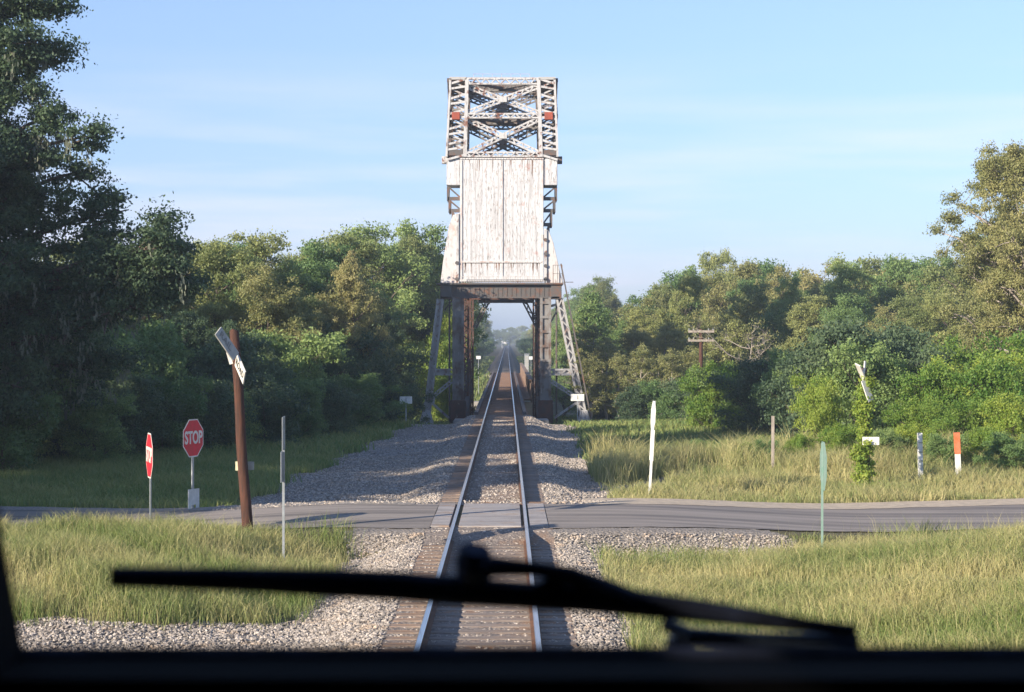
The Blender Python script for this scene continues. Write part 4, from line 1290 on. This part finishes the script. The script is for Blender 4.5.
# edge-on twin plate post left
def edge_post(name, px0, py0, px1, py1, D, wpost, plates_, yaw, matp, label, cat='sign'):
    a = P(px0, py0, D); b_ = P(px1, py1, D)
    zg = float(H(b_.x, D)); t = (b_ - a).normalized()
    b2 = a + t * ((zg - .2 - a.z) / t.z)
    r = thing(name, (b2.x, D, zg), label, cat)
    m = MB(); m.bar(a, b2, wpost, wpost * .8, up=(0, 1, 0)); m.build('post', M[matp], r)
    for f0, f1, wd, sh, off, mm in plates_:
        p0 = a.lerp(b_, f0); p1 = a.lerp(b_, f1)
        n = Vector((math.sin(yaw), -math.cos(yaw), 0)); u = Vector((math.cos(yaw), math.sin(yaw), 0))
        c0 = n * (wpost * .6) + Vector((off, 0, 0))
        if sh == 'round':
            cc = p0.lerp(p1, .5); hh = (p0 - p1).length / 2
            poly = [cc + c0 + u * (math.cos(R(22.5 + 45 * i)) * wd / 2 * 1.08) + t * (-math.sin(R(22.5 + 45 * i)) * hh * 1.08) for i in range(8)]
        else:
            poly = [p0 + c0 - u * wd / 2, p0 + c0 + u * wd / 2, p1 + c0 + u * wd / 2, p1 + c0 - u * wd / 2]
        m = MB(); m.plate(poly, -n * .012); m.build('plate_or_shade_band', M[mm], r)  # sign plates, and the grey vine-shade bands of one marker post
    return r
edge_post('sign_post', 283.5, 418, 283.5, 556, 33, .045, [(-.01, .23, .6, 'rect', -.02, 'galv'), (.24, .46, .6, 'rect', -.045, 'galv')], R(92.5), 'galv',
          'thin galvanised post with two plates seen edge on, near the crossbuck post')
edge_post('marker_post', 654.5, 401, 649.5, 497, 47, .065, [(0, .32, .55, 'round', .02, 'white_paint'), (.3, .62, .45, 'rect', .03, 'white_paint')], R(-83), 'white_paint',
          'leaning white post with two white plates seen edge on, right of the track')
edge_post('stake', 773, 416, 773, 477, 55, .085, [], 0, 'pale_bark', 'plain pale wooden stake in the grass right of the leaning white post', 'stake')
edge_post('marker_post', 920, 433, 921, 474, 52, .13, [(.22, .245, .12, 'rect', 0, 'sign_grey'), (.45, .475, .12, 'rect', 0, 'sign_grey'), (.66, .69, .12, 'rect', 0, 'sign_grey')], 0, 'white_paint',  # thin grey bands imitate vine shade across the white post
          'short all white marker post in the weeds, left of the orange topped one')
r = edge_post('marker_post', 957, 433, 959, 476, 52, .14, [], 0, 'white_paint', 'short marker post with an orange top half and white bottom')
a = P(957, 432.6, 52); b_ = P(958, 454, 52); m = MB(); m.bar(a, b_, .152, .125); m.build('orange_sleeve', M['orange'], r)

# overgrown crossbuck on the right
D = 50.0
bx = P(866, 470, D).x; zg = float(H(bx, D))
vb = thing('crossbuck_post', (bx, D, zg), 'crossing post wrapped in green vines with two weathered boards at its top', 'crossing sign')
topv = P(864.5, 368, D)
m = MB(); m.tube([(bx + .05, D, zg - .3), (bx, D, 1.4), topv], [.1, .09, .08], 10); m.build('post', M['pole_wood'], vb)
def vboard(p0, p1, yaw):
    p0 = Vector(p0); p1 = Vector(p1); t = (p1 - p0).normalized()
    n = Vector((math.sin(yaw), -math.cos(yaw), 0)); n = (n - t * n.dot(t)).normalized(); s_ = t.cross(n)
    m = MB(); m.plate([p0 - s_ * .115, p1 - s_ * .115, p1 + s_ * .115, p0 + s_ * .115], -n * .03); m.build('cross_board', M['sign_white'], vb)
vboard(P(857.5, 365, D - .4), P(866, 385, D), R(-60))
vboard(P(866, 361, D - .15), P(864, 383, D - .15), R(70))
vboard(P(864.5, 380, D - .25), P(871.5, 401, D - .2), R(40))
cs = []; rr_ = []
for i in range(46):
    t = i / 45
    z = zg + t * (topv.z - zg - .35)
    cs.append((bx - .04 + random.gauss(0, .09) * (1.5 - t), D - .05 + random.gauss(0, .10), z)); rr_.append(.15 + .10 * random.random())
V, ti = leaf_cloud(cs, rr_, 9000, .085, seed=91, shell=.4)
o = link('vine', cloud_mesh('vine', V, ti, G_BRIGHT)); o.parent = vb; o.matrix_parent_inverse = Matrix.Translation(vb.location).inverted()
c = P(871, 441, D - .3); m = MB(); m.box(c.x - .23, c.x + .23, D - .32, D - .30, c.z - .11, c.z + .11); m.build('small_plate', M['white_paint'], vb)
m = MB()
for dx in (-.11, .08): m.box(c.x + dx - .04, c.x + dx + .04, D - .325, D - .321, c.z - .01, c.z + .05)
m.build('faded_mark', M['sign_white'], vb)

# small bridge plates
def plate_sign(px, py, D, w_, h_, label, s='1', base_z=None):
    c = P(px, py, D); zg = float(H(c.x, D))
    r = thing('number_sign', (c.x, D, zg), label, 'sign')
    MB().box(c.x - .03, c.x + .03, D, D + .05, zg - .2, c.z + h_ / 2).build('post', M['galv'], r)
    p_ = MB().box(c.x - w_ / 2, c.x + w_ / 2, D - .02, D - .002, c.z - h_ / 2, c.z + h_ / 2).build('plate_or_shade_band', M['white_paint'], r)
    if s:
        text_mesh(s, h_ * .8, M['sign_grey'], 'lettering', r, (0, -.026, c.z - zg), (math.pi / 2, 0, 0))
plate_sign(406, 400, 90, .62, .36, 'small white number plate on a post left of the bridge above the bright bush')
plate_sign(577.5, 397.5, 105, .78, .40, 'small white number plate on a post in front of the right raking leg')
c = P(478, 357, 205)
plate_sign(478.5, 357.5, 205, .5, .35, 'tiny white sign seen through the bridge, left of the far track', s='')
plate_sign(531, 358, 226, .5, .4, 'tiny white sign seen through the bridge, right of the far track', s='')
D = 228; c = P(527, 357, D); zg = float(H(c.x, D))
r = thing('signal_cabinet', (c.x, D, zg), 'small silver equipment cabinet beside the track beyond the bridge', 'cabinet')
MB().box(c.x - .32, c.x + .28, D, D + .8, zg - .2, 2.0).build('housing', M['galv'], r, bevel=.03)
MB().box(c.x - .38, c.x + .34, D - .06, D + .86, 2.003, 2.08).build('roof', M['galv'], r)
MB().box(c.x - .24, c.x + .2, D - .03, D - .002, 0, 1.8).build('door', M['sign_grey'], r)

# utility pole
D = 98.0; c = P(701, 330, D); sc = D / FPX
up_ = thing('utility_pole', (c.x, D, float(H(c.x, D))), 'reddish utility pole with two pale crossarms in front of the right wood', 'utility pole')
MB().tube([(c.x, D, float(H(c.x, D)) - .3), (c.x, D, c.z + .05)], [.13, .1], 10).build('pole', M['pole_wood'], up_, smooth=True)
for py in (331.5, 340.5):
    z = P(0, py, D).z
    m = MB(); m.box(c.x - 13 * sc, c.x + 13 * sc, D - .14, D - .04, z - .06, z + .06); arm = m.build('crossarm', M['pale_bark'], up_)
    for k in (-12, -7.5, 7.5, 12):
        m = MB(); m.tube([(c.x + k * sc, D - .09, z + .06), (c.x + k * sc, D - .09, z + .16)], [.03, .04], 8)
        i_ = m.build('insulator', M['galv'], arm)
        i_.matrix_parent_inverse = Matrix.Identity(4)

# far barrier
D = 900; w_ = 4.2
fb = thing('track_barrier', (0, D, 0), 'tiny white barrier across the far end of the straight track', 'barrier')
a = P(502, 343.5, D); b_ = P(509, 342, D)
m = MB()
m.box(a.x, b_.x, D, D + .3, 1.9, 2.9); m.build('rail_bar', M['white_paint'], fb)
for px, py in ((502, 341.0), (508.6, 341.6)):
    c = P(px, py, D); m = MB(); m.box(c.x - .25, c.x + .25, D - .4, D - .01, -.3, c.z); m.build('upright', M['white_paint'], fb)

# ------------------------------------------------------------------ locomotive cab around the camera
lo = thing('locomotive', (0, -2, -.2), 'dark locomotive cab we look out of, its windshield frame and wiper in front', 'locomotive')
WY = 0.80
sill_z = CAMZ - 314 / FPX * WY
m = MB()
m.box(-1.5, 1.5, WY - .06, WY, 1.2, sill_z)
m.box(-1.5, 1.5, WY - .06, WY, 4.25, 4.6)
m.box(-1.5, -1.3, WY - .06, WY, sill_z + .001, 4.249); m.box(1.3, 1.5, WY - .06, WY, sill_z + .001, 4.249)
m.build('front_wall', M['cab'], lo)
m = MB(); m.box(-1.5, 1.5, -5, WY + .25, 4.603, 4.68); m.build('roof', M['cab'], lo)
m = MB(); m.box(-1.58, -1.503, -5, WY + .06, 0.6, 4.6); m.box(1.503, 1.58, -5, WY + .06, 0.6, 4.6); m.box(-1.5, 1.5, -5, -4.9, .6, 4.6); m.build('cab_wall', M['cab'], lo)
m = MB(); m.box(-1.5, 1.5, -4.9, WY - .063, 1.2, 1.3); m.build('floor', M['cab'], lo)
# slanted centre pillar
def WP(px, py, d_): return P(px, py, d_)
m = MB()
pa = WP(-12, 450, WY - .003); pb = WP(27, 668, WY - .003)
t = (pb - pa); pt = pa + t * ((4.3 - pa.z) / t.z)
m.plate([pt + Vector((-.12, 0, 0)), pt, pb, pb + Vector((-.16, 0, 0))], (0, -.05, 0))
m.build('window_pillar', M['cab'], lo)
m = MB(); m.tube([(-1.3, WY - .003, sill_z - .004), (1.3, WY - .003, sill_z - .004)], [.008, .008], 8); m.build('window_seal', M['rubber'], lo)
# wiper at one metre
WD = 1.0
def wp(px, py, dd=0): return WP(px, py, WD + dd)
blade = [(112, 577, 9), (140, 577.5, 9.5), (250, 580, 11), (330, 583, 13), (400, 586, 13.5), (460, 591, 13.5), (520, 595, 12.5), (580, 598, 13), (640, 604, 12), (700, 611, 10.5), (760, 619, 8.5), (810, 626, 6.5), (856, 631, 5.5)]
m = MB()
m.tube([wp(x, y) for x, y, r_ in blade], [r_ / FPX * WD * 1.12 for x, y, r_ in blade], 10)
wiper = m.build('windshield_wiper', M['rubber'], lo)
def sub(mb, name, mt):
    o = mb.build(name, mt); o.parent = wiper; o.matrix_parent_inverse = wiper.matrix_world.inverted()
    # the wiper's own vertices are in world space, so the child keeps world space too
    o.matrix_parent_inverse = Matrix.Identity(4)
    return o
m = MB(); m.tube([wp(475, 549, -.012), wp(474, 560, -.01), wp(474, 575, 0)], [.0085, .0105, .010], 12); sub(m, 'pivot_knob', M['rubber'])
m = MB(); m.tube([wp(474, 566, -.01), wp(500, 567, -.01), wp(535, 569, -.01), wp(570, 575, -.008), wp(605, 590, -.004), wp(640, 603, 0)], [.007, .0055, .0042, .005, .0065, .006], 8); sub(m, 'wiper_link', M['rubber'])
m = MB(); m.tube([wp(545, 578, 0), wp(552, 590, 0)], [.009, .011], 8); sub(m, 'wiper_clip', M['rubber'])
m = MB()
m.tube([wp(665, 624, .03), wp(690, 636, .02), wp(760, 641, .02), wp(858, 642, .02)], [.004, .005, .005, .0045], 8)
m.tube([wp(680, 636, .03), wp(690, 720, .03)], [.008, .012], 8)
sub(m, 'wiper_arm', M['arm'])

# ------------------------------------------------------------------ air
hb = MB().box(-4500, 4500, -320, 8000, -7, 60)
hm = bpy.data.materials.new('haze_air'); hm.use_nodes = True
ht = hm.node_tree; ht.nodes.clear()
ho = ht.nodes.new('ShaderNodeOutputMaterial'); hv = ht.nodes.new('ShaderNodeVolumePrincipled')
hv.inputs['Color'].default_value = (0.72, 0.84, 1.0, 1)
hv.inputs['Density'].default_value = 0.0005
hv.inputs['Anisotropy'].default_value = 0.1
ht.links.new(hv.outputs[0], ho.inputs['Volume'])
ho_ = hb.build('haze', hm)
tag(ho_, 'thin blue haze in the air over the whole scene', 'haze', None, 'stuff')
